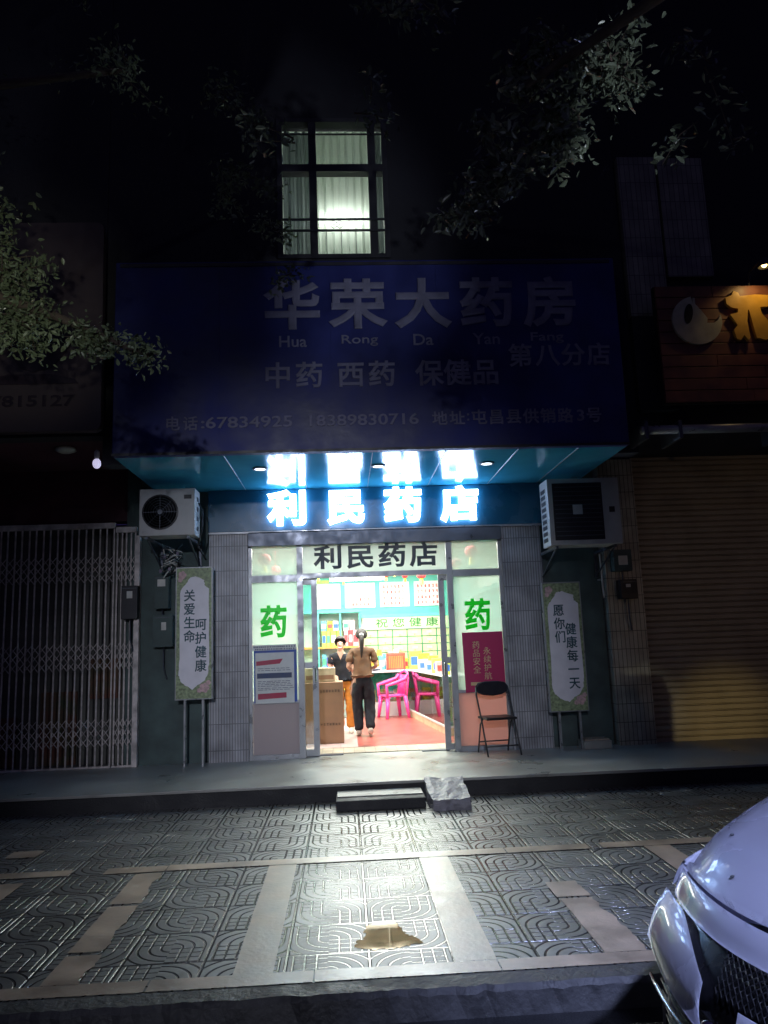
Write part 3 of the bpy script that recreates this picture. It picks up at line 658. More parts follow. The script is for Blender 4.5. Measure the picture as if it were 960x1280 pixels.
# air conditioners
def ac(x0, x1, y0, y1, z0, z1, label, fan_side, big=False):
    A = thing('air_conditioner', label, 'air conditioner', ((x0 + x1) / 2, (y0 + y1) / 2, z0), group='outdoor air conditioner units beside the entrance')
    Bd = MB().box(x0, x1, y0, y1, z0, z1, bev=.012).build('casing', 'acwhite', A)
    cz = (z0 + z1) / 2
    if not big:
        cx = x0 + .25; r = .215
        MB().lathe((cx, y0 + .002, cz), [(r, 0), (r, -.012), (r - .02, -.014), (r - .02, -.002)], 28, 'y').build('fan_ring', 'acdark', Bd)
        mb = MB(); mb.lathe((cx, y0 - .003, cz), [(.001, 0), (r - .02, 0)], 28, 'y'); mb.build('fan_cavity', 'acdark', A)
        mb = MB()
        for rr in (.05, .08, .11, .14, .17): mb.tube([(cx + rr * math.cos(t), y0 - .016, cz + rr * math.sin(t)) for t in [R(18 * k) for k in range(20)]], .003, 4, closed=True)
        for t in range(0, 360, 45): mb.tube([(cx, y0 - .017, cz), (cx + .2 * math.cos(R(t)), y0 - .017, cz + .2 * math.sin(R(t)))], .003, 4)
        mb.lathe((cx, y0 - .012, cz), [(.035, 0), (.03, -.01)], 14, 'y')
        mb.build('fan_guard', 'alu_dark', A)
        MB().box(x0 + .53, x0 + .62, y0 - .004, y0 - .001, z1 - .13, z1 - .08).build('badge', 'acdark', A)
        for k in range(4): MB().box(x1 + .001, x1 + .006, y0 + .12, y0 + .20, z0 + .07 + .12 * k, z0 + .12 + .12 * k, bev=.001).build('side_slot', 'acdark', A)
        MB().tube([(x1 + .01, y0 + .2, z1 - .15), (x1 + .05, y0 + .22, z1 - .25), (x1 + .04, y0 + .26, z0 + .1), (x1 - .02, y0 + .3, z0 - .1), (x1 - .02, F - .03, z0 - .2)], .012, 6).build('refrigerant_pipe', 'black', A)
    else:
        cx = (x0 + x1) / 2 - .09
        mb = MB(); mb.box(x0 + .06, x1 - .22, y0 - .010, y0 - .001, z0 + .06, z1 - .06, bev=.003); mb.build('fan_panel', 'acdark', A)
        mb = MB()
        for k in range(12): mb.box(x0 + .08, x1 - .24, y0 - .014, y0 - .0105, z0 + .11 + k * .055, z0 + .118 + k * .055)
        mb.build('grille_line', 'alu_dark', A)
        MB().box(cx - .06, cx + .06, y0 - .022, y0 - .0145, cz - .04, cz + .08, bev=.003).build('centre_badge', 'acwhite', A)
        mb = MB(); hN = 9
        for k in range(hN):
            zz = z0 + .06 + k * (z1 - z0 - .14) / hN; mb.box(x0 - .004, x0 - .001, y0 + .10, y1 - .06, zz, zz + .05)
        mb.build('side_vent', 'acdark', A)
        MB().box(x1 - .14, x1 - .07, y0 - .004, y0 - .001, cz - .02, cz + .05).build('badge', 'acdark', A)
    for x in (x0 + .07, x1 - .10):
        mb = MB(); mb.box(x, x + .03, y0 + .03, F - .02, z0 - .035, z0 - .003); mb.box(x, x + .03, F - .05, F - .02, z0 - .35, z0 - .036); mb.tube([(x + .015, y0 + .08, z0 - .03), (x + .015, F - .04, z0 - .32)], .012, 6)
        mb.build('wall_bracket', 'alu_dark', A)
    return A
ac(-2.42, -1.76, 9.2, 9.52, 2.93, 3.50, 'cream air conditioner unit with round fan left of the entrance', 1)
ac(2.54, 3.44, 9.2, 9.56, 2.67, 3.50, 'large grey air conditioner unit with square grille right of the entrance', -1, True)

# vertical boards
def vboard(x0, x1, z0, z1, y, label, colA, colB, lean):
    V = thing('vertical_sign', label, 'sign board', ((x0 + x1) / 2, y, PL), group='narrow vertical slogan boards flanking the entrance')
    MB().box(x0, x1, y, y + .07, z0, z1, bev=.004).build('box_frame', 'alu', V)
    MB().box(x0 + .015, x1 - .015, y - .004, y - .001, z0 + .015, z1 - .015).build('printed_border', 'signgreen', V)
    random.seed(int(z0 * 100)); a, b = x0 + .055, x1 - .045; P = []; H = z1 - z0
    left = [(a + .02, z0 + .22), (a - .01, z0 + .3), (a, z0 + .5), (a, z1 - .32), (a + .03, z1 - .26), (a + .08, z1 - .20), (a + .13, z1 - .13), (a + .20, z1 - .12)]
    right = [(b - .06, z1 - .17), (b - .05, z1 - .24), (b, z1 - .28), (b, z0 + .42), (b - .01, z0 + .3), (b - .06, z0 + .22), (b - .14, z0 + .17), (b - .2, z0 + .12)]
    pts = left + right + [(a + .08, z0 + .17)]
    for i, (p, q) in enumerate(pts):
        u, v = pts[(i + 1) % len(pts)]
        for t in range(5): P.append((p + (u - p) * t / 5 + random.uniform(-.005, .005), q + (v - q) * t / 5 + random.uniform(-.005, .005)))
    mb = MB(); mb.bm.faces.new([mb.bm.verts.new((p, y - .0065, q)) for p, q in P]); mb.build('white_field', 'signwhite', V)
    mb = MB()
    for cx, cz, r in ((x0 + .085, z1 - .10, .05), (x0 + .06, z1 - .16, .03), (x1 - .10, z0 + .14, .06), (x1 - .05, z0 + .2, .03), (x1 - .16, z0 + .11, .03)):
        for k in range(5): mb.sphere((cx + r * .55 * math.cos(R(72 * k)), y - .007, cz + r * .55 * math.sin(R(72 * k))), r * .5, 1, .05, 1, 8, 5)
    mb.build('flower_print', 'signpink', V)
    mb = MB(); s_ = .125
    xa, xb = (x0 + x1) / 2 - .055, (x0 + x1) / 2 + .085
    for k, ch in enumerate(colA): put_char(mb, ch, xa, z1 - .36 - .168 * k, s_, s_ * 1.12, y - .0068, .003, .016)
    mb.build('slogan', 'inkgreen', V); mb = MB()
    for k, ch in enumerate(colB): put_char(mb, ch, xb, z1 - lean - .168 * k, s_, s_ * 1.12, y - .0068, .003, .016)
    mb.build('slogan', 'inkgreen', V)
    for x in (x0 + .12, x1 - .12): MB().box(x - .012, x + .012, y + .01, y + .06, PL, z0 - .001).build('leg', 'alu', V)
vboard(-2.10, -1.64, .97, 2.60, 9.75, 'green bordered vertical slogan board left of the entrance', '关爱生命', '呵护健康', .72)
vboard(2.53, 3.03, .64, 2.26, 9.75, 'green bordered vertical slogan board right of the entrance', '愿你们', '健康每一天', .60)

# meters, boxes and pipes
def ebox(name, label, cat, x0, x1, y0, z0, z1, m, win=None, group=None, d=.14):
    E = thing(name, label, cat, ((x0 + x1) / 2, y0, z0), group=group)
    MB().box(x0, x1, y0, y0 + d, z0, z1, bev=.008).build('housing', m, E)
    if win: MB().box(win[0], win[1], y0 - .006, y0 - .0005, win[2], win[3], bev=.002).build('meter_window', 'ivory', E)
    mb = MB(); mb.box(x0 + .01, x1 - .01, y0 - .004, y0 - .001, z1 - .035, z1 - .03); mb.tube([((x0 + x1) / 2, y0 + .07, z0 + .002), ((x0 + x1) / 2, y0 + .07, z0 - .25), ((x0 + x1) / 2 + .03, y0 + .12, z0 - .4)], .01, 6); mb.build('conduit', 'alu_dark', E)
    return E
ebox('electric_meter', 'pale electric meter under the left air conditioner', 'meter', -2.40, -2.22, 9.9, 2.10, 2.52, 'wall_green', (-2.36, -2.26, 2.38, 2.47), 'meters and boxes on the front walls')
ebox('electric_meter', 'dark meter box with small window on the left gate post', 'meter', -2.80, -2.60, 9.86, 1.98, 2.40, 'acdark', (-2.73, -2.66, 2.24, 2.33), 'meters and boxes on the front walls')
ebox('junction_box', 'dark junction box with pale cover below the left meter', 'box', -2.42, -2.17, 9.92, 1.62, 2.02, 'wall_green', (-2.31, -2.25, 1.83, 1.93), 'meters and boxes on the front walls')
ebox('electric_meter', 'dark meter box at the top of the cream tiled column', 'meter', 3.58, 3.80, 9.80, 2.02, 2.27, 'acdark', (3.65, 3.71, 2.17, 2.21), 'meters and boxes on the front walls')
ebox('electric_meter', 'grey meter box beneath the right air conditioner', 'meter', 3.52, 3.76, 9.80, 2.38, 2.66, 'wall_green', (3.58, 3.70, 2.46, 2.58), 'meters and boxes on the front walls')
Q = thing('cable_tangle', 'tangled cables and bright connectors under the left air conditioner', 'cables', (-2.2, 9.9, 2.6))
random.seed(21)
for k in range(7):
    pts = [(-2.35 + .3 * random.random(), 9.86 + .08 * random.random(), 2.88 - .07 * j + random.uniform(-.05, .05)) for j in range(6)]
    MB().tube(pts, .009, 6).build('cable', 'black' if k % 2 else 'ivory', Q, smooth=True)
for x, z in ((-2.26, 2.75), (-2.10, 2.79), (-2.31, 2.57), (-2.20, 2.59)): MB().box(x - .018, x + .018, 9.84, 9.87, z - .025, z + .025, bev=.005).build('connector', 'chrome', Q)
Q = thing('wall_pipe', 'thin pale pipe running down beside the right slogan board', 'pipe', (3.39, 9.9, 2.0))
MB().tube([(3.38, 9.93, 2.62), (3.39, 9.92, 2.05)], .012, 8).build('pipe', 'ivory', Q); MB().box(3.365, 3.40, 9.92, 10.06, 2.28, 2.30).build('clip', 'alu', Q)
Q = thing('drain_box', 'small grey concrete box at the foot of the right tiled column', 'box', (3.08, 9.85, PL))
MB().box(2.92, 3.27, 9.72, 9.98, PL, PL + .10, bev=.008).build('box_body', 'platform', Q); MB().box(2.94, 3.25, 9.74, 9.96, PL + .101, PL + .118, bev=.004).build('lid', 'strip', Q)

# posters on the glass
Q = thing('notice_poster', 'blue edged printed notice with red headings on the left glass panel', 'poster', (-.9, F - .03, .9))
MB().box(-1.17, -.625, F - .028, F - .022, .88, 1.56).build('blue_backing', 'blue', Q)
MB().box(-1.15, -.66, F - .033, F - .029, .87, 1.50).build('paper', 'poster', Q)
MB().box(-1.185, -.63, F - .035, F - .030, 1.53, 1.60).build('top_strip', 'poster', Q)
MB().prism([(-1.14, 1.34), (-.84, 1.36), (-.80, 1.42), (-1.14, 1.395)], F - .0355, F - .0335).build('heading_bar', 'red', Q)
mb = MB(); mb.prism([(-1.12, .92), (-.76, .935), (-.76, 1.0), (-1.12, .99)], F - .0355, F - .0335); mb.build('heading_bar', 'red', Q)
mb = MB(); mb.box(-1.13, -.69, F - .0352, F - .0335, 1.18, 1.245); random.seed(4)
for z, a, b in ((1.575, -1.17, -.65), (1.545, -1.15, -.66)):
    x = a
    while x < b: mb.box(x, x + .014, F - .0365, F - .0352, z - .009, z + .008); x += random.uniform(.02, .035)
for z in (1.30, 1.275, 1.14, 1.12, 1.10, 1.08, 1.055, 1.035):
    x = -1.12
    while x < -.72: d = random.uniform(.02, .08); mb.box(x, x + d, F - .0352, F - .0335, z, z + .006); x += d + .012
mb.build('small_print', 'navy', Q)
Q = thing('safety_poster', 'magenta red poster with gold vertical lettering on the right glass panel', 'poster', (1.78, F - .03, .9))
MB().prism([(1.515, 1.665), (2.045, 1.665), (2.05, .935), (1.53, .90)], F - .032, F - .026).build('sheet', 'maroonp', Q)
MB().box(1.945, 2.04, F - .0255, F - .0235, 1.25, 1.66).build('bright_edge', 'pinkf', Q)
MB().box(1.60, 2.0, F - .035, F - .0325, .99, 1.03).build('gold_band', 'gold', Q)
mb = MB()
for k, ch in enumerate('药品安全'): put_char(mb, ch, 1.69, 1.50 - .105 * k, .085, .09, F - .0325, .002, .0)
for k, ch in enumerate('永续护航'): put_char(mb, ch, 1.83, 1.42 - .105 * k, .085, .09, F - .0325, .002, .0)
mb.build('gold_lettering', 'gold', Q)

# folding chair outside
C = thing('folding_chair', 'black folding chair standing on the platform by the red poster', 'chair', (1.84, 9.62, PL), rz=R(8))
def t_(pts, r=.011, n='frame_tube', m='darkframe'): return MB().tube(pts, r, 8).build(n, m, C, local=True, smooth=True)
w2 = .215
for sx in (-1, 1):
    x = sx * w2
    t_([(x * .97, -.19, .012), (x * .97, .0, .43), (x, .13, .70), (x * .96, .17, .80)], .011, 'front_leg')
    t_([(x * .90, .24, .012), (x * .90, .10, .36), (x * .90, -.02, .44)], .010, 'rear_leg')
t_([(-w2 * .96, .17, .80), (-w2 * .8, .175, .845), (-w2 * .4, .178, .86), (w2 * .4, .178, .86), (w2 * .8, .175, .845), (w2 * .96, .17, .80)], .011, 'top_rail')
t_([(-w2 * .95, -.13, .12), (w2 * .95, -.13, .12)], .009, 'stretcher'); t_([(-w2 * .9, .21, .14), (w2 * .9, .21, .14)], .009, 'stretcher')
MB().box(-.195, .195, -.16, .20, .425, .455, bev=.012).build('seat', 'black', C, local=True)
P = [(-.205, .80), (-.17, .845), (-.09, .865), (.09, .865), (.17, .845), (.205, .80), (.19, .74), (.12, .705), (0, .69), (-.12, .705), (-.19, .74)]
mb = MB(); mb.prism(P, .145, .175); bmesh.ops.bevel(mb.bm, geom=list(mb.bm.edges), offset=.005, segments=1, affect='EDGES'); mb.build('backrest', 'blackc', C, local=True)

# ================================================================== SHOP INTERIOR
Q = thing('tube_light', 'bright white fluorescent tube hanging just inside the entrance', 'lamp', (.24, 12.5, 2.75))
MB().tube([(-.22, 12.5, 2.60), (.66, 12.5, 2.60)], .022, 12).build('tube', 'tubeem', Q, smooth=True)
MB().box(-.24, .68, 12.47, 12.53, 2.63, 2.68).build('holder', 'white', Q)
mb = MB(); mb.tube([(-.1, 12.5, 2.68), (-.1, 12.5, 3.04)], .004, 5); mb.tube([(.55, 12.5, 2.68), (.55, 12.5, 3.04)], .004, 5); mb.build('wire', 'white', Q)
# rear wall boards
YB = 15.9
H = thing('header_board', 'teal header board with four white notices across the rear shop wall', 'board', (.75, YB, 2.2))
MB().box(-1.86, 2.74, YB, YB + .08, 2.13, 2.92).build('board', 'teal', H)
MB().box(-.70, -.3, YB - .006, YB - .001, 2.80, 2.87).build('lime_strip', 'p_lime', H)
for x0, x1 in ((-.56, -.07), (.02, .64), (.74, 1.35), (1.45, 2.05)):
    Pn = MB().box(x0, x1, YB - .02, YB - .002, 2.28, 2.79, bev=.004).build('notice', 'white', H)
    if x0 < -.1:
        MB().box(x0 + .07, x0 + .40, YB - .026, YB - .021, 2.31, 2.76).build('sheet', 'white', Pn); continue
    mb = MB(); random.seed(int(x0 * 10) + 30)
    rws = (2.45, 2.35) if x0 < .1 else (2.69, 2.58, 2.46, 2.35)
    for z in rws:
        x = x0 + .06
        while x < x1 - .10:
            a = x; s = .055
            for q in range(4):
                if random.random() < .8: mb.box(a, a + s * random.uniform(.5, 1), YB - .023, YB - .0205, z - .03 + q * .018, z - .020 + q * .018)
            mb.box(a + s * random.uniform(.2, .6), a + s * .7, YB - .0235, YB - .0206, z - .03, z + .03); x += .078
    mb.build('red_handwriting', 'textred', Pn)
Wb = thing('wish_banner', 'pale banner with green characters wishing good health above the drawers', 'banner', (1.3, YB - .3, 1.8))
MB().box(.36, 2.10, YB - .32, YB - .28, 1.83, 2.06).build('banner_sheet', 'paleyel', Wb); MB().box(.34, 2.12, YB - .33, YB - .27, 2.062, 2.12).build('teal_trim', 'teal', Wb)
mb = MB()
for k, ch in enumerate('祝您健康'): put_char(mb, ch, .74 + .34 * k, 1.945, .22, .17, YB - .3205, .004, .008)
mb.build('green_characters', 'textgreen', Wb)
# drawer cabinet
Dc = thing('medicine_cabinet', 'pale yellow herb drawer cabinet with green grid along the rear wall', 'cabinet', (1.25, YB - .2, PL))
MB().box(.36, 2.14, YB - .28, YB - .02, PL, 1.82).build('carcass', 'cabgreen', Dc)
dw, dh = 1.78 / 6, .152
pr = MB().box(-dw / 2 + .012, dw / 2 - .012, -.012, 0, -dh / 2 + .009, dh / 2 - .009, bev=.004).build('drawer', 'cabyel', Dc, local=True)
lb_ = MB().box(-.05, .05, -.016, -.013, -.012, .028).build('drawer_label', 'p_pink', pr, local=True); kn = MB().sphere((0, -.02, -.035), .011, u=8, v=6).build('knob', 'p_orange', pr, local=True)
first = True
for r_ in range(9):
    for c_ in range(6):
        loc = (.36 + dw * (c_ + .5) - 1.25, -.0805, 1.74 - dh * r_ - PL)
        if first: pr.location = loc; first = False
        else: dup(pr, Dc, loc)
# left shelf with packages
Sh = thing('wall_shelf', 'teal framed shelf full of coloured packages behind the smiling woman', 'shelf', (-.3, 15.0, PL))
sy0, sy1 = 14.75, 15.05
mb = MB(); mb.box(-1.5, .30, sy1, sy1 + .02, PL, 2.15); mb.build('back_panel', 'intwall', Sh)
mb = MB()
for x in (-1.5, -.88, -.52, -.10, .27): mb.box(x, x + .035, sy0, sy1, PL, 2.15)
mb.build('upright', 'teal', Sh)
MB().box(-1.5, .31, sy0 - .01, sy1, 2.152, 2.20).build('top_rail', 'teal', Sh)
zs = (.75, 1.12, 1.52)
for z in zs: MB().box(-1.46, .268, sy0 - .005, sy1 - .002, z - .03, z).build('shelf_board', 'p_orange' if z > 1.4 else 'p_yellow', Sh)
pk = {}
def package(m1, m2, w_, d_, h_):
    key = (m1, m2, w_, h_)
    if key in pk: return None
def put_pkg(x, y, z, w_, d_, h_, m1, m2, label, rz=0):
    key = (m1, m2, w_, d_, h_)
    if key in pk:
        o = dup(pk[key], None, (x, y, z), label, rz); return o
    o = thing('package', label, 'box', (x, y, z), rz, 'medicine packages in the shop')
    MB().box(-w_ / 2, w_ / 2, -d_ / 2, d_ / 2, 0, h_, bev=.003).build('carton', m1, o, local=True)
    MB().box(-w_ / 2 + .008, w_ / 2 - .008, -d_ / 2 - .003, -d_ / 2 - .0005, h_ * .25, h_ * .7).build('printed_label', m2, o, local=True)
    pk[key] = o; return o
cn = {'p_yellow': 'yellow', 'p_lime': 'lime green', 'p_blue': 'blue', 'p_red': 'red', 'p_orange': 'orange', 'p_cyan': 'cyan', 'p_white': 'white', 'p_green': 'green', 'p_pink': 'pink', 'p_purple': 'purple'}
random.seed(31); lev = {.75: 'lowest', 1.12: 'middle', 1.52: 'topmost'}
for z in zs:
    for (xa, xb, bay) in ((-.48, -.12, 'left'), (-.06, .25, 'right')):
        x = xa + .04; i = 0
        while x < xb - .03:
            w_ = random.choice((.075, .10)); m1 = random.choice(['p_yellow', 'p_cyan', 'p_white', 'p_pink', 'p_blue', 'p_lime']); m2 = random.choice(['p_red', 'p_blue', 'p_green', 'p_white', 'p_orange'])
            if z > 1.4 and bay == 'right': m1, m2 = random.choice((('p_red', 'p_white'), ('p_pink', 'p_red')))
            if m1 == m2: m2 = 'p_red'
            if z > 1.4 and bay == 'left': m1 = random.choice(('p_yellow', 'p_lime', 'p_orange'))
            h_ = random.choice((.20, .26)) if z < 1.4 else .30
            nth = ['first', 'second', 'third', 'fourth', 'fifth', 'sixth'][i]
            put_pkg(x + w_ / 2, sy0 + .10, z + .001, w_, .08, h_, m1, m2, f'{cn[m1]} carton with {cn[m2]} label, {nth} in {bay} bay of {lev[z]} shelf'); x += w_ + .012; i += 1
            if i > 5: break
if True:
    i = 0
    for x, m1, m2 in ((-.40, 'p_cyan', 'p_white'), (-.28, 'p_yellow', 'p_red'), (-.17, 'p_white', 'p_blue'), (.02, 'p_white', 'p_green'), (.14, 'p_pink', 'p_white')):
        put_pkg(x, sy0 + .10, 1.822, .10, .08, .18, m1, m2, f'{cn[m1]} {cn[m2]} labelled carton lying above the topmost shelf, {["first","second","third","fourth","fifth"][i]} from left'); i += 1
# rear counter with goods
Rc = thing('rear_counter', 'glass fronted counter across the back of the shop in front of the drawers', 'counter', (.6, 15.0, PL))
MB().box(.34, 1.2, 14.95, 15.35, PL, .45, bev=.006).build('plinth', 'white', Rc); MB().box(.34, 1.2, 14.94, 15.35, 1.0, 1.04, bev=.005).build('top', 'p_white', Rc)
MB().box(.35, 1.19, 14.955, 14.962, .451, .998).build('front_glass', 'caseglass', Rc); MB().box(.36, 1.18, 15.30, 15.34, .451, .998).build('back_board', 'teal', Rc)
for x, m1, m2 in ((.48, 'p_orange', 'p_yellow'), (.72, 'p_yellow', 'p_red'), (.98, 'p_orange', 'p_white')): put_pkg(x, 15.12, .455, .16, .12, .22, m1, m2, f'{cn[m1]} box with {cn[m2]} label inside the rear glass counter')
# right display counter running into the depth
Gc = thing('display_counter', 'long glass display counter along the right side of the shop', 'counter', (1.5, 13.5, PL))
ax, ay, bx_, by = 1.46, 11.55, 1.16, 14.85
def side(off): # off = distance to the right of the front face
    l = math.hypot(bx_ - ax, by - ay); nx, ny = (by - ay) / l, -(bx_ - ax) / l
    return (ax + nx * off, ay + ny * off), (bx_ + nx * off, by + ny * off)
def slab(o0, o1, z0, z1):
    (a, b), (c, d) = side(o0); (e, f), (g, h) = side(o1)
    return MB().prism([(a, b), (c, d), (g, h), (e, f)], z0, z1, 'xy')
slab(0, .50, PL, PL + .12).build('plinth', 'tan', Gc)
slab(-.01, .51, PL + .121, PL + .15).build('base_board', 'white', Gc)
slab(.46, .49, PL + .15, 1.03).build('back_board', 'intwall', Gc)
slab(.02, .45, .66, .675).build('glass_shelf', 'caseglass', Gc)
slab(0, .006, PL + .152, 1.03).build('front_glass', 'caseglass', Gc)
slab(-.005, .50, 1.031, 1.045).build('top_glass', 'white', Gc)
(a, b), _ = side(0); (c, d), _ = side(.45)
MB().prism([(a, b - .008), (a, b - .001), (c, d - .001), (c, d - .008)], PL + .152, 1.03, 'xy').build('end_glass', 'caseglass', Gc)
mb = MB()
for off in (0.012, .44):
    for t in (0.002, .33, .66, .997):
        (p, q), (r_, s_) = side(off); x, y = p + (r_ - p) * t, q + (s_ - q) * t; mb.box(x - .008, x + .008, y - .008, y + .008, PL + .152, 1.028)
mb.build('corner_post', 'alu', Gc)
random.seed(77)
for k in range(16):
    t = .04 + k * .06; (p, q), (r_, s_) = side(.22); x, y = p + (r_ - p) * t, q + (s_ - q) * t
    m1 = random.choice(['p_yellow', 'p_lime', 'p_green', 'p_orange', 'p_white', 'p_pink']); m2 = random.choice(['p_blue', 'p_red', 'p_white'])
    if m1 == m2: m2 = 'p_blue'
    put_pkg(x, y, .677, .12, .10, .22, m1, m2, f'{cn[m1]} package with {cn[m2]} label on counter glass shelf, number {["one","two","three","four","five","six","seven","eight","nine","ten","eleven","twelve","thirteen","fourteen","fifteen","sixteen"][k]} from the door', PI / 2 + .09)
    m1 = random.choice(['p_white', 'p_lime', 'p_green', 'p_white']); 
    put_pkg(x, y, .332, .12, .10, .22 if k else .26, m1 if k else 'p_yellow', 'p_cyan' if k else 'p_lime', f'{cn[m1 if k else "p_yellow"]} package on the counter floor, number {["one","two","three","four","five","six","seven","eight","nine","ten","eleven","twelve","thirteen","fourteen","fifteen","sixteen"][k]} from the door', PI / 2 + .09)
tops = [(.95, 'p_lime', 'p_blue', .22, .34), (.83, 'p_yellow', 'p_lime', .20, .30), (.70, 'p_white', 'p_blue', .20, .20), (.57, 'p_yellow', 'p_orange', .16, .27), (.45, 'p_white', 'p_blue', .16, .19), (.34, 'p_lime', 'p_blue', .18, .24), (.24, 'p_pink', 'p_red', .10, .20), (.15, 'p_yellow', 'p_blue', .10, .22)]
for k, (t, m1, m2, w_, h_) in enumerate(tops):
    (p, q), (r_, s_) = side((.14 + .08 * (k % 2)) * (1 if t > .5 else .6)); x, y = p + (r_ - p) * t, q + (s_ - q) * t
    put_pkg(x, y, 1.046, w_, .12, h_, m1, m2, f'{cn[m1]} box with {cn[m2]} front on the display counter, {["farthest back","second from the back","third from the back","fourth from the back","fourth from the door","third from the door","second from the door","nearest the door"][k]}', .15)
for k, (x, m1, m2, w_, h_) in enumerate(((.42, 'p_white', 'p_green', .12, .22), (.56, 'p_orange', 'p_yellow', .14, .18), (.70, 'p_cyan', 'p_white', .10, .26), (1.17, 'p_yellow', 'p_red', .08, .2))):
    put_pkg(x, 15.2, 1.046, w_, .12, h_, m1, m2, f'{cn[m1]} box with {cn[m2]} label on the rear glass counter, {["first","second","third","fourth"][k]} from left')
for k in range(7):
    m1, m2 = (('p_white', 'p_blue'), ('p_lime', 'p_red'), ('p_yellow', 'p_green'), ('p_cyan', 'p_white'), ('p_pink', 'p_white'), ('p_white', 'p_red'), ('p_orange', 'p_white'))[k]
    put_pkg(.44 + .11 * k, 15.29, 1.046 if k % 2 else 1.047, .09, .07, .30 + .04 * (k % 3), m1, m2, f'tall {cn[m1]} carton, {cn[m2]} label, back row of rear counter, {["first","second","third","fourth","fifth","sixth","seventh"][k]} from left')
for k, (m1, m2, h_) in enumerate((('p_white', 'p_red', .16), ('p_yellow', 'p_blue', .12), ('p_white', 'p_green', .2))):
    put_pkg(-.58 + .12 * k, 12.85, .951, .10, .09, h_, m1, m2, f'{cn[m1]} packet with {cn[m2]} label on the side counter, {["first","second","third"][k]} from left')
# coral basket
Bk = thing('wire_basket', 'coral red slatted basket standing on the rear glass counter', 'basket', (.96, 15.05, 1.045))
mb = MB()
for k in range(9): mb.box(-.15 + .035 * k, -.135 + .035 * k, -.10, -.094, 0, .28)
mb.build('slat', 'basket', Bk, local=True)
mb = MB(); mb.box(-.17, .17, -.11, -.09, .28, .31); mb.box(-.17, .17, -.11, -.09, 0, .03); mb.box(-.18, -.16, -.11, .1, 0, .31); mb.box(.16, .18, -.11, .1, 0, .31); mb.box(-.16, .16, .09, .1, 0, .31); mb.build('rim', 'basket', Bk, local=True)
MB().box(-.15, .15, -.085, .085, .01, .25).build('contents', 'p_orange', Bk, local=True)
# pink plastic chair
Ch = thing('plastic_chair', 'hot pink moulded plastic armchair beside the display counter', 'chair', (.86, 14.6, PL + .012), rz=R(-72))
MB().box(-.22, .22, -.22, .22, .40, .43, bev=.012).build('seat', 'chairpink', Ch, local=True)
for sx in (-1, 1):
    for sy in (-1, 1): MB().tube([(sx * .20, sy * .19, .41), (sx * .25, sy * .24, 0)], [.05, .032], 8).build('leg', 'chairpink', Ch, local=True, smooth=True)
    MB().tube([(sx * .24, -.22, .40), (sx * .255, -.23, .62), (sx * .26, -.05, .66), (sx * .25, .17, .72), (sx * .23, .24, .80)], .032, 8).build('armrest', 'chairpink', Ch, local=True, smooth=True)
    MB().tube([(sx * .20, sx * 0 - .19, .30), (0, -.205, .37), (-sx * .0, -.21, .38)], .014, 6).build('brace', 'chairpink', Ch, local=True, smooth=True)
mb = MB()
for k in range(5): x = -.14 + .07 * k; mb.tube([(x, .20, .42), (x * 1.1, .25, .80)], .014, 6)
mb.tube([(-.235, .21, .42), (-.24, .25, .72), (-.17, .27, .84), (0, .275, .87), (.17, .27, .84), (.24, .25, .72), (.235, .21, .42)], .024, 8); mb.build('backrest', 'chairpink', Ch, local=True, smooth=True)
Ch.scale = (.9, .9, .96)
# left counter with cardboard box in front
Lc = thing('side_counter', 'low white side counter left of the entrance behind the cardboard box', 'counter', (-.9, 12.9, PL))
MB().box(-1.7, -.35, 12.7, 13.0, PL, .92, bev=.006).build('body', 'white', Lc); MB().box(-1.72, -.33, 12.68, 13.02, .921, .95, bev=.005).build('top', 'p_white', Lc)
Cb = thing('cardboard_box', 'tall brown cardboard carton with printed side just inside the doorway', 'box', (-.42, 11.45, PL))
MB().box(-.80, -.05, 11.25, 11.70, PL + .012, 1.04, bev=.006).build('carton', 'cardboard', Cb)
MB().box(-.79, -.06, 11.44, 11.50, 1.0405, 1.0425).build('tape', 'tan', Cb)
mb = MB(); random.seed(8)
for z, h_ in ((.92, .035), (.86, .0), (.46, .03)):
    if not h_: continue
    x = -.42
    while x < -.12:
        for q in range(4): mb.box(x, x + .028, 11.246, 11.2492, z - h_ / 2 + q * h_ / 3.4, z - h_ / 2 + q * h_ / 3.4 + .005) if random.random() < .85 else None
        mb.box(x + .01, x + .016, 11.2455, 11.2491, z - h_ / 2, z + h_ / 2); x += .042
mb.build('printing', 'boxink', Cb)
Tb = thing('paper_carton', 'small open tan carton resting on the tall cardboard box', 'box', (-.3, 11.5, 1.045))
MB().box(-.60, -.16, 11.35, 11.60, 1.045, 1.24, bev=.004).build('carton', 'tan', Tb); MB().box(-.58, -.18, 11.345, 11.3495, 1.08, 1.14).build('print_band', 'cardboard', Tb)
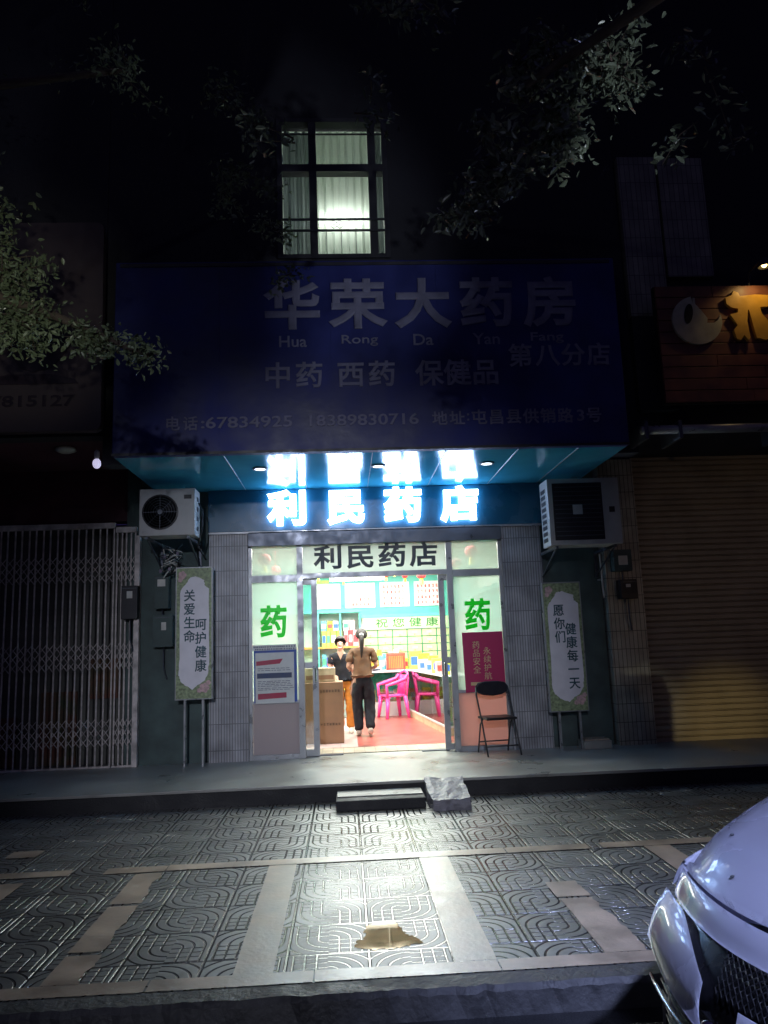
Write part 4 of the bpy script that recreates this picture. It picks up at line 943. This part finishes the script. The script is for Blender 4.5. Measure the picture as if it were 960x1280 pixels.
# paper lanterns
ln = None
for i, (x, y, z, r_, lb) in enumerate(((-.42, 13.0, 2.72, .05, 'tiny red lantern hanging leftmost near the lime strip'), (.0, 13.2, 2.66, .05, 'small pale red lantern left of the fluorescent tube end'), (.72, 13.0, 2.70, .055, 'small red lantern right beside the fluorescent tube'), (.93, 14.0, 2.82, .04, 'tiny red lantern above the third notice'), (1.09, 13.6, 2.72, .055, 'round red lantern with long tassel over the third notice'), (1.24, 12.2, 2.62, .085, 'largest red lantern with yellow tassel by the right door leaf'), (1.40, 11.3, 2.66, .06, 'red lantern half hidden by the right door frame'),
         (-1.12, 11.0, 2.80, .10, 'red lantern behind the left transom window'), (-1.0, 11.4, 2.68, .08, 'lower red lantern behind the left transom window'), (1.62, 10.9, 2.66, .075, 'left red lantern behind the right transom window'), (1.86, 11.0, 2.83, .10, 'right red lantern behind the right transom window'))):
    if ln is None:
        ln = thing('paper_lantern', lb, 'lantern', (x, y, z), group='red lanterns hanging in the shop')
        MB().lathe((0, 0, 0), [(.4, -.75), (.75, -.6), (1, 0), (.75, .6), (.4, .75)], 14).build('lantern_body', 'p_red', ln, local=True, smooth=True)
        MB().tube([(0, 0, -.75), (0, 0, -1.9)], [.3, .45], 8).build('tassel', 'p_yellow', ln, local=True); MB().tube([(0, 0, .75), (0, 0, 4)], .04, 5).build('string', 'p_red', ln, local=True)
        ln.scale = (r_,) * 3
    else:
        o = dup(ln, None, (x, y, z), lb); o.scale = (r_,) * 3
# wall dressing seen through the side glass
Wd = thing('side_shelving', 'pale green shelving against the right shop wall behind the glass', 'shelf', (2.6, 13, PL))
mb = MB()
for k in range(7): mb.box(2.5, 2.74, 10.8 + .7 * k, 10.83 + .7 * k, PL, 2.5)
for z in (.9, 1.4, 1.9, 2.4): mb.box(2.48, 2.74, 10.8, 15.1, z, z + .03)
mb.build('shelf_frame', 'teal', Wd)

# ================================================================== PEOPLE
def skinmesh(name, nodes, edges, m, parent, sub=2, root=0, nosub=False):
    me = bpy.data.meshes.new(name); me.from_pydata([n[0] for n in nodes], edges, []); o = bpy.data.objects.new('tmp', me); col.objects.link(o)
    md = o.modifiers.new('s', 'SKIN'); md.use_smooth_shade = True; md.branch_smoothing = .6
    for i, n in enumerate(nodes):
        sv = me.skin_vertices[0].data[i]; r = n[1]; sv.radius = (r, r) if not isinstance(r, tuple) else r; sv.use_root = (i == root)
    sb = o.modifiers.new('u', 'SUBSURF'); sb.levels = sub; sb.render_levels = sub
    m2 = bpy.data.meshes.new_from_object(o.evaluated_get(bpy.context.evaluated_depsgraph_get())); bpy.data.objects.remove(o)
    m2.name = name; m2.materials.clear(); m2.materials.append(MT[m]); m2.polygons.foreach_set('use_smooth', [True] * len(m2.polygons))
    if name in ('trousers', 'shirt'):
        from mathutils import noise
        for v in m2.vertices:
            d = noise.noise(Vector((v.co.x * 14, v.co.y * 14, v.co.z * 9 + 3))) * .016 + noise.noise(Vector((v.co.x * 34, v.co.y * 34, v.co.z * 24))) * .006
            v.co += v.normal * d
    return link(m2, name, parent)
def person(label, loc, rz, J, top, trousers, ponytail, front=False, sleeve=.5):
    """J: joints in local space, the person facing -Y"""
    p = thing('person', label, 'person', loc, rz)
    V = Vector; n = []; e = []
    def add(pos, r, par=None):
        n.append((tuple(pos), r)); i = len(n) - 1
        if par is not None: e.append((par, i))
        return i
    pel = add(J['pelvis'], .10); wai = add(J['waist'], .095, pel); che = add(J['chest'], .11, wai); nk0 = add(V(J['neck0']) + V((0, 0, -.02)), .045, che); nk = add(J['neck'], .045, nk0)
    h1 = add(V(J['head']) + V((0, .0, -.055)), .062, nk); h2 = add(V(J['head']) + V((0, .01, .005)), .084, h1); h3 = add(V(J['head']) + V((0, .012, .06)), .070, h2)
    no = add(V(J['head']) + V((0, -.088, -.012)), .013, h2)
    for s in ('L', 'R'):
        sh = add(V(J['sh' + s]) + V((0, 0, -.02)), .040, nk0); el = add(J['el' + s], .036, sh); wr = add(J['wr' + s], .024, el)
        d = (V(J['wr' + s]) - V(J['el' + s])).normalized(); pm = add(V(J['wr' + s]) + d * .05, (.034, .016), wr); sd = d.cross(V((0, 0, 1))).normalized() if abs(d.z) < .95 else V((1, 0, 0))
        dn = sd.cross(d).normalized(); dn = dn if dn.z < 0 else -dn
        for k, (o_, l_) in enumerate(((-.028, .062), (-.010, .075), (.009, .072), (.026, .055))):
            a = add(V(n[pm][0]) + d * .035 + sd * o_, .0095, pm); b = add(V(n[a][0]) + d * l_ * .55 + dn * .008, .0085, a); add(V(n[b][0]) + d * l_ * .45 + dn * .022, .0075, b)
        sg = 1 if s == 'L' else -1
        a = add(V(n[wr][0]) + d * .03 - sd * .036, .011, wr); add(V(n[a][0]) + d * .035 - sd * .016 + dn * .01, .009, a)
        hp = add(J['hp' + s], .082, pel); kn_ = add(J['kn' + s], .052, hp); an = add(J['an' + s], .034, kn_); add(J['to' + s], .028, an)
    skinmesh('body', n, e, 'skin', p)
    # trousers
    q = 1.22
    n2 = [(tuple(V(J['waist2']) + V((0, 0, .09))), (.135, .11)), (J['waist2'], (.15, .125)), (J['pelvis'], (.175, .14))]; e2 = [(0, 1), (1, 2)]
    for s in ('L', 'R'):
        i = len(n2); k1 = V(J['hp' + s]).lerp(V(J['kn' + s]), .4); k2 = V(J['kn' + s]).lerp(V(J['an' + s]), .55); a = V(J['an' + s]) + V((0, 0, -.015))
        n2 += [(tuple(V(J['hp' + s]) + V((0, 0, -.06))), .092 * q), (tuple(k1), .083 * q), (J['kn' + s], .072 * q), (tuple(k2), .066 * q), (tuple(a), .062 * q)]; e2 += [(2, i), (i, i + 1), (i + 1, i + 2), (i + 2, i + 3), (i + 3, i + 4)]
    skinmesh('trousers', n2, e2, trousers, p, sub=3, root=2)
    # top
    n3 = [(tuple(V(J['waist2']) + V((0, 0, -.05))), (.185, .15)), (J['waist2'], (.175, .14)), (J['waist'], (.150, .125)), (J['chest'], (.165, .135)), (tuple(V(J['neck0']) + V((0, 0, -.03))), (.155, .10)), (tuple(V(J['neck0']) + V((0, 0, .02))), (.075, .065))]; e3 = [(0, 1), (1, 2), (2, 3), (3, 4), (4, 5)]
    for s in ('L', 'R'):
        i = len(n3); m_ = V(J['sh' + s]).lerp(V(J['el' + s]), sleeve); n3 += [(tuple(V(J['sh' + s]) + V((0, 0, -.005))), .080), (tuple(m_), .062), (tuple(V(J['sh' + s]).lerp(V(J['el' + s]), sleeve + .25)), .066)]; e3 += [(4, i), (i, i + 1), (i + 1, i + 2)]
    skinmesh('shirt', n3, e3, top, p, sub=3, root=2)
    # hair
    hd = V(J['head']); mb = MB()
    bmesh.ops.create_uvsphere(mb.bm, u_segments=20, v_segments=14, radius=1, matrix=Matrix.Translation(hd + V((0, .02, .025))) @ Matrix.Diagonal((.096, .108, .112, 1)))
    dl = [v for v in mb.bm.verts if (v.co.z - hd.z) < .035 - (v.co.y - hd.y) * .9 or v.co.z < hd.z - .06]
    bmesh.ops.delete(mb.bm, geom=dl, context='VERTS')
    if ponytail:
        q = hd + V((0, .115, .02)); mb.tube([q, q + V((0, .045, -.01)), q + V((0, .05, -.10)), q + V((.005, .035, -.22)), q + V((.01, .03, -.33))], [.028, .034, .034, .026, .008], 10)
    mb.build('hair', 'hair', p, local=True, smooth=True)
    if ponytail:
        MB().tube([q + V((-.0, .02, .008)), q + V((0, .034, -.0))], .036, 12).build('hair_tie', 'p_white', p, local=True)
    if front:
        for sx in (-1, 1):
            MB().sphere(hd + V((sx * .031, -.080, .012)), .010, 1.3, .5, .55).build('eye', 'black', p, local=True, smooth=True)
            MB().box(hd.x + sx * .034 - .016, hd.x + sx * .034 + .016, hd.y - .088, hd.y - .078, hd.z + .034, hd.z + .039).build('eyebrow', 'hair', p, local=True)
            MB().sphere(hd + V((sx * .086, .0, -.005)), .022, .4, .7, 1.1).build('ear', 'skin', p, local=True, smooth=True)
        MB().tube([hd + V((-.028, -.070, -.043)), hd + V((-.012, -.080, -.050)), hd + V((.012, -.080, -.050)), hd + V((.028, -.070, -.043))], .0055, 6).build('smile', 'p_white', p, local=True, smooth=True)
        MB().tube([hd + V((-.031, -.069, -.040)), hd + V((-.013, -.080, -.058)), hd + V((.013, -.080, -.058)), hd + V((.031, -.069, -.040))], .0045, 6).build('lips', 'p_red', p, local=True, smooth=True)
        n4 = V(J['neck0'])
        MB().prism([(n4.x - .055, n4.z + .03), (n4.x + .055, n4.z + .03), (n4.x, n4.z - .095)], n4.y - .120, n4.y - .09).build('neckline', 'skin', p, local=True)
    # shoes
    for s in ('L', 'R'):
        a, t = V(J['an' + s]), V(J['to' + s]); d = (t - a); mb = MB(); mid = a.lerp(t, .5)
        mb.tube([a + V((0, 0, -.02)) - d * .35, a + V((0, 0, -.025)), a.lerp(t, .6) + V((0, 0, -.012)), t + V((0, 0, -.002)), t + d * .22], [.030, .046, .044, .038, .018], 10)
        mb.build('shoe', 'shoe', p, local=True, smooth=True)
    return p
# woman in brown, seen from behind, mid-stride, hands held in front (local frame faces -Y, turned round by 180 degrees)
Jb = dict(pelvis=(0, .01, .86), waist=(0, 0, 1.02), waist2=(0, .005, .90), chest=(0, .0, 1.17), neck0=(0, .0, 1.31), neck=(0, -.005, 1.39), head=(0, -.02, 1.475),
          shL=(-.155, 0, 1.27), elL=(-.215, .02, 1.03), wrL=(-.14, -.20, .99), shR=(.155, 0, 1.27), elR=(.215, .03, 1.03), wrR=(.16, -.21, .98),
          hpL=(-.085, .01, .82), knL=(-.095, -.03, .46), anL=(-.095, .10, .115), toL=(-.10, -.04, .045), hpR=(.085, .01, .82), knR=(.085, -.05, .45), anR=(.075, -.02, .085), toR=(.08, -.16, .035))
person('woman in a brown T-shirt and black trousers seen from behind with a ponytail', (.25, 11.98, PL + .012), PI, Jb, 'brown', 'blackc', True)
# smiling woman leaning a hand on the box
Jf = dict(pelvis=(0.03, .03, .80), waist=(.02, .02, .95), waist2=(.025, .025, .84), chest=(-.01, -.01, 1.10), neck0=(-.02, -.03, 1.23), neck=(-.02, -.045, 1.29), head=(-.02, -.07, 1.375),
          shL=(-.165, -.02, 1.19), elL=(-.20, -.05, .97), wrL=(-.13, -.26, .90), shR=(.125, -.02, 1.19), elR=(.17, .0, .95), wrR=(.16, -.06, .74),
          hpL=(-.055, .03, .77), knL=(-.06, 0, .43), anL=(-.06, .04, .085), toL=(-.07, -.10, .035), hpR=(.115, .03, .77), knR=(.12, .0, .43), anR=(.12, .05, .085), toR=(.12, -.09, .035))
person('smiling woman in a black V-neck top and orange trousers facing the street', (-.06, 12.45, PL + .012), 0, Jf, 'blackc', 'orange', False, True, .35)
Q = thing('document', 'white folded paper with dark print held by the woman in brown', 'paper', (.47, 12.25, 1.15))
MB().prism([(-.07, -.02), (.09, .01), (.09, .05), (-.07, .03)], -.10, .10).build('sheet', 'p_white', Q, local=True); MB().box(-.05, .06, -.105, -.101, -.006, .016).build('dark_print', 'navy', Q, local=True)

# ================================================================== CAR
X0, Yc, th, cc, pw = 1.20, 1.66, .69, .528, 2.593
car = thing('parked_car', 'silver white car nose parked at the kerb in the lower right corner', 'car', (X0, Yc, 0), rz=th)   # local +x runs to the rear, +y to the kerb side
prof = [(.20, .10), (.10, .19), (.045, .28), (.02, .36), (.005, .45), (.0, .53), (.0, .593), (.06, .655), (.139, .694), (.225, .76), (.45, .845), (.775, .89), (1.10, .915), (1.30, .93)]
def prof_at(v):
    i = min(int(v), len(prof) - 2); t = v - i
    p0, p1, p2, p3 = (prof[max(0, i - 1)], prof[i], prof[i + 1], prof[min(len(prof) - 1, i + 2)])
    return tuple(.5 * ((2 * b) + (-a + c) * t + (2 * a - 5 * b + 4 * c - d) * t * t + (-a + 3 * b - 3 * c + d) * t ** 3) for a, b, c, d in zip(p0, p1, p2, p3))
def Sf(v, y, off=0):
    s, z = prof_at(v); q = min(abs(y) / .92, 1); k = cc * q ** pw
    zc = .012 * max(0, 1 - q * q) * (1 if v > 9 else 0) - (.035 * max(0, (q - .86) / .14) ** 2 if v > 9.2 else 0)
    if off:
        s2, z2 = prof_at(min(v + .02, 12.99)); s1, z1 = prof_at(max(v - .02, 0)); tx, tz = s2 - s1, z2 - z1; l = math.hypot(tx, tz) or 1; s -= off * tz / l; z += off * tx / l
        y += off * (q ** 3) * (1 if y > 0 else -1)
    return (s + k, y, z + zc)
def patch(name, m, v0, v1, y0, y1, off, nv=10, ny=24, edge=None, th_=.006):
    rows = []
    for i in range(nv + 1):
        r = []
        for j in range(ny + 1):
            ty = j / ny; y = y0 + (y1 - y0) * ty; a, b = (v0, v1) if edge is None else edge(y)
            r.append(Sf(a + (b - a) * i / nv, y, off))
        rows.append(r)
    mb = MB(); mb.grid(rows)
    g = bmesh.ops.solidify(mb.bm, geom=list(mb.bm.faces), thickness=th_)
    return mb.build(name, m, car, local=True, smooth=True)
patch('grille', mat('honeycomb_grille', (.012, .012, .014), .25, coat=.6), 0, 8.3, -.92, .92, 0, 20, 40)
patch('hood', 'paint', 9.02, 12.95, -.90, .90, .012, 24, 40)
patch('nose_panel', 'paint', 8.0, 8.97, -.915, .915, .012, 8, 40)
lobe = lambda y: (4.95 + 1.0 * (abs(y) - .60) / .32, 8.0 - 1.5 * max(0, (.78 - abs(y)) / .18))
patch('bumper_corner', 'paint', 0, 0, .60, .925, .028, 10, 12, lobe); patch('bumper_corner', 'paint', 0, 0, -.925, -.60, .028, 10, 12, lobe)
patch('bumper_bar', 'paint', 4.6, 6.4, -.47, .47, .03, 6, 20)
patch('lower_lip', 'paint', .0, .7, -.90, .90, .02, 4, 30)
# honeycomb of the upper grille and fins of the lower intake
mb = MB()
for k in range(9):
    v = 1.2 + k * .42
    for a, b in ((-.88, -.02), (.02, .88)): mb.tube([Sf(v, a + (b - a) * t / 14, .012) for t in range(15)], .005, 5)
mb.build('intake_fins', 'black', car, local=True)
mb = MB()
for k in range(58):
    y = -.58 + k * .02
    for v in (6.5, 6.8, 7.1, 7.4, 7.7): mb.tube([Sf(v, y, .012), Sf(v + .14, y + .009, .014), Sf(v + .28, y, .012), Sf(v + .14, y - .009, .014)], .0022, 4, closed=True)
mb.build('honeycomb', 'black', car, local=True)
mb = MB(); P0 = Vector(Sf(5.5, .56, .03)); mb.sphere(P0, .026, .5, 1, 1); mb.build('fog_light', 'chrome', car, local=True, smooth=True)
mb = MB(); P0 = Vector(Sf(5.5, -.56, .03)); mb.sphere(P0, .026, .5, 1, 1); mb.build('fog_light', 'chrome', car, local=True, smooth=True)
mb = MB(); mb.tube([Sf(4.6, y / 20, .034) for y in range(-18, 19)], .006, 6); mb.tube([Sf(2.4, y / 20, .022) for y in range(-18, 19)], .005, 6); mb.build('chrome_strip', 'chrome', car, local=True, smooth=True)
for sg in (-1, 1):   # headlight wraps round the corner
    rows = []
    for i in range(7):
        v = 8.3 + i * .16; rows.append([(Vector(Sf(v, sg * .915, .014)) + Vector((.035 * j, sg * (.012 + .006 * math.sin(j / 6 * PI)), .012 * j / 6))) for j in range(7)])
    mb = MB(); mb.grid(rows); mb.build('headlight', 'lens', car, local=True, smooth=True)
    # body side
    rows = []
    for i in range(0, 27):
        v = i * .5; s, z = prof_at(min(v, 12.9)); xf = Sf(min(v, 12.9), .92)[0]; zz = Sf(min(v, 12.9), .92)[2]
        rows.append([(xf + (4.55 - .1 * abs(zz - .6) - xf) * t / 30, sg * (.918 + .03 * math.sin(PI * min(1, t / 30)) * (1 - abs(zz - .5))), zz) for t in range(31)])
    mb = MB(); mb.grid(rows); mb.build('body_side', 'paint', car, local=True, smooth=True)
    for wxp, dz in ((.92, -.10), (3.62, 0)):
        MB().lathe((wxp, sg * .955, .335 + dz * .5), [(.001, 0), (.37, 0), (.385, -.02 * sg)], 28, 'y').build('wheel_arch', 'black', car, local=True)
        Wh = MB().lathe((wxp, sg * .86, .325 + dz), [(.20, -.11), (.30, -.11), (.325, -.08), (.325, .08), (.30, .11), (.20, .11)], 28, 'y').build('wheel', 'rubber', car, local=True, smooth=False)
        mb = MB(); cy = sg * .975
        for k in range(5):
            a = 2 * PI * k / 5; mb.tube([(wxp, cy, .325 + dz), (wxp + .2 * math.cos(a), cy, .325 + dz + .2 * math.sin(a))], [.035, .022], 6)
        mb.tube([(wxp + .205 * math.cos(2 * PI * k / 24), cy, .325 + dz + .205 * math.sin(2 * PI * k / 24)) for k in range(24)], .014, 6, closed=True); mb.build('rim', 'chrome', Wh, local=True, smooth=True)
# rear, deck, cabin, underside
mb = MB(); mb.grid([[(1.55, y, 1.0), (3.9, y, 1.02), (4.5, y, 1.0), (4.58, y, .8), (4.56, y, .3), (4.4, y, .16)] for y in (-.9, -.6, 0, .6, .9)]); mb.build('rear_body', 'paint', car, local=True, smooth=True)
mb = MB(); mb.box(.75, 4.4, -.80, .80, .14, .19); mb.box(1.5, 4.5, -.89, .89, .5, .98); mb.build('underbody', 'black', car, local=True)
def loop(x, w_, z): return [(x, -w_, z), (x, -w_ * .6, z + .02), (x, 0, z + .03), (x, w_ * .6, z + .02), (x, w_, z)]
mb = MB(); mb.grid([loop(1.62, .80, .99), loop(2.25, .62, 1.42)]); mb.build('windscreen', 'carglass', car, local=True, smooth=True)
mb = MB(); mb.grid([loop(2.23, .63, 1.41), loop(2.7, .64, 1.46), loop(3.2, .62, 1.44), loop(3.5, .60, 1.38)]); mb.build('roof', 'paint', car, local=True, smooth=True)
mb = MB(); mb.grid([loop(3.48, .60, 1.385), loop(4.12, .76, 1.02)]); mb.build('rear_window', 'carglass', car, local=True, smooth=True)
for sg in (-1, 1):
    mb = MB(); mb.bm.faces.new([mb.bm.verts.new(p) for p in ((1.66, sg * .86, .99), (4.1, sg * .84, 1.01), (3.5, sg * .615, 1.375), (2.24, sg * .635, 1.40))]); mb.build('side_window', 'carglass', car, local=True)
    mb = MB(); mb.sphere((2.25, sg * .98, 1.0), .09, .6, .9, .7); mb.build('wing_mirror', 'paint', car, local=True, smooth=True)
# wet specks on the paint
mb = MB(); random.seed(6)
for k in range(26):
    v, y = random.uniform(9.3, 11.8), random.uniform(-.1, .85); p = Sf(v, y, .016); r_ = random.uniform(.003, .008); mb.sphere(p, r_, 1.6, 1, .4, 6, 4)
mb.build('dirt_specks', mat('brown_dirt', (.05, .05, .06), .6), car, local=True)

# ================================================================== TREES
def tree(name, label, trunk, limbs, clusters, lm, ls, seed):
    random.seed(seed); T = thing(name, label, 'tree', trunk[0])
    mb = MB(); mb.tube(trunk, [.20, .16, .13][:len(trunk)] if len(trunk) <= 3 else [.2 - .03 * i for i in range(len(trunk))], 12)
    mb.build('trunk', 'bark', T, smooth=True)
    for pts in limbs: MB().tube(pts, [.07 * (1 - i / len(pts)) + .008 for i in range(len(pts))], 7).build('limb', 'bark', T, smooth=True)
    mb = MB()
    V = Vector; tw = []
    vs, fs = [], []
    for (cx, cy, cz, rx, ry, rz_, n) in clusters:
        c = V((cx, cy, cz))
        tws = []
        for k in range(max(2, n // 45)):
            d = V((random.gauss(0, 1), random.gauss(0, 1), random.gauss(0, 1) - .2)).normalized(); e = c + V((d.x * rx, d.y * ry, d.z * rz_)) * random.uniform(.55, 1.05)
            a = c + V((random.uniform(-.3, .3) * rx, random.uniform(-.3, .3) * ry, random.uniform(-.2, .4) * rz_)); md = a.lerp(e, .5) + V((0, 0, .08 * rz_)); mb.tube([a, md, e], [.008, .005, .002], 4); tws.append((a, md, e))
        for k in range(n):
            a, md, e = random.choice(tws); t = random.random() ** .6; p = (a.lerp(md, t * 2) if t < .5 else md.lerp(e, t * 2 - 1)) + V((random.gauss(0, 1), random.gauss(0, 1), random.gauss(0, 1))) * .05 * (1 + rx * .5)
            l = ls * random.uniform(.6, 1.25); wd = l * random.uniform(.36, .5)
            ax_ = V((random.gauss(0, 1), random.gauss(0, 1), random.gauss(-.5, .7))).normalized(); nr = ax_.orthogonal().normalized(); nr.rotate(Matrix.Rotation(random.uniform(0, 2 * PI), 3, ax_)); sd = ax_.cross(nr)
            b = len(vs); cup = nr * l * .08
            vs += [p, p + ax_ * l * .3 + sd * wd * .5 + cup, p + ax_ * l * .7 + sd * wd * .38 + cup, p + ax_ * l, p + ax_ * l * .7 - sd * wd * .38 + cup, p + ax_ * l * .3 - sd * wd * .5 + cup]
            fs += [(b, b + 1, b + 2, b + 3), (b, b + 3, b + 4, b + 5)]
    mb.build('twigs', 'bark', T, smooth=True)  # bare twigs only, the leaves are in the crown mesh
    o0 = V(ORG[T.name]); me = bpy.data.meshes.new('crown'); me.from_pydata([tuple(v - o0) for v in vs], [], fs); me.materials.append(MT[lm]); link(me, 'crown', T)
    return T
exec_trees = True
# left street tree: trunk out of the picture, foliage hanging into the upper left
LT = [(-3.35, 7.0, 5.95, .9, .9, .55, 700)]
tree('street_tree', 'leafy street tree reaching over the left billboard with one drooping pale branch',
     [(-5.2, 4.4, 0), (-5.1, 4.5, 2.2), (-4.7, 4.7, 4.2)],
     [[(-4.7, 4.7, 4.1), (-3.8, 5.0, 4.5), (-2.9, 5.4, 4.35), (-2.1, 5.6, 4.1), (-1.45, 5.7, 3.82)], [(-4.7, 4.7, 4.1), (-4.0, 5.2, 5.2), (-2.9, 5.8, 6.2), (-1.8, 6.2, 6.7)], [(-4.75, 4.7, 4.0), (-4.6, 5.6, 5.6), (-4.2, 6.2, 7.0)]],
     [(-2.52, 5.6, 4.42, .34, .35, .42, 1100), (-2.35, 5.6, 4.05, .34, .3, .24, 1000), (-1.86, 5.65, 3.93, .26, .2, .09, 480), (-1.52, 5.7, 3.85, .16, .12, .07, 240), (-2.7, 5.5, 4.85, .35, .4, .3, 800),
      (-3.1, 5.9, 6.2, .8, .7, .6, 350), (-2.0, 6.2, 6.7, .9, .7, .5, 300), (-1.1, 6.4, 6.6, .5, .5, .5, 220), (-3.0, 5.8, 5.4, .5, .5, .5, 200), (-2.3, 5.9, 7.3, 1.0, .7, .5, 200),
      (-.72, 7.1, 6.72, .20, .2, .22, 200), (-.62, 7.1, 6.15, .2, .2, .12, 130), (-.60, 7.1, 5.62, .22, .2, .16, 170), (-.48, 7.1, 5.20, .2, .2, .10, 100), (-1.0, 7.0, 6.1, .35, .3, .5, 380)], 'leaf', .058, 11)
tree('street_tree', 'leafy street tree with glinting leaves overhanging the upper right of the shop',
     [(3.7, .9, -.12), (3.65, 1.0, 2.4), (3.3, 1.6, 4.4)],
     [[(3.3, 1.6, 4.3), (2.9, 2.6, 5.0), (2.2, 3.6, 5.3), (1.3, 4.5, 5.2)], [(3.3, 1.6, 4.3), (3.2, 3.0, 5.6), (2.6, 4.6, 6.6)], [(3.3, 1.6, 4.3), (2.2, 2.6, 5.8), (.8, 4.2, 6.4), (-.3, 5.0, 6.6)]],
     [(1.55, 4.6, 4.95, .38, .4, .26, 650), (1.15, 4.7, 4.62, .30, .3, .2, 380), (.85, 4.75, 4.42, .26, .2, .12, 150), (1.9, 4.5, 5.35, .38, .4, .3, 600), (1.35, 4.6, 5.35, .36, .3, .3, 380), (1.0, 4.7, 5.0, .3, .3, .2, 120),
      (.25, 5.2, 5.6, .45, .4, .22, 60), (-.35, 5.3, 5.35, .4, .3, .2, 50), (2.7, 5.0, 5.4, .5, .5, .8, 160), (.5, 5.0, 6.2, .7, .5, .3, 200)], 'leaf2', .075, 19)
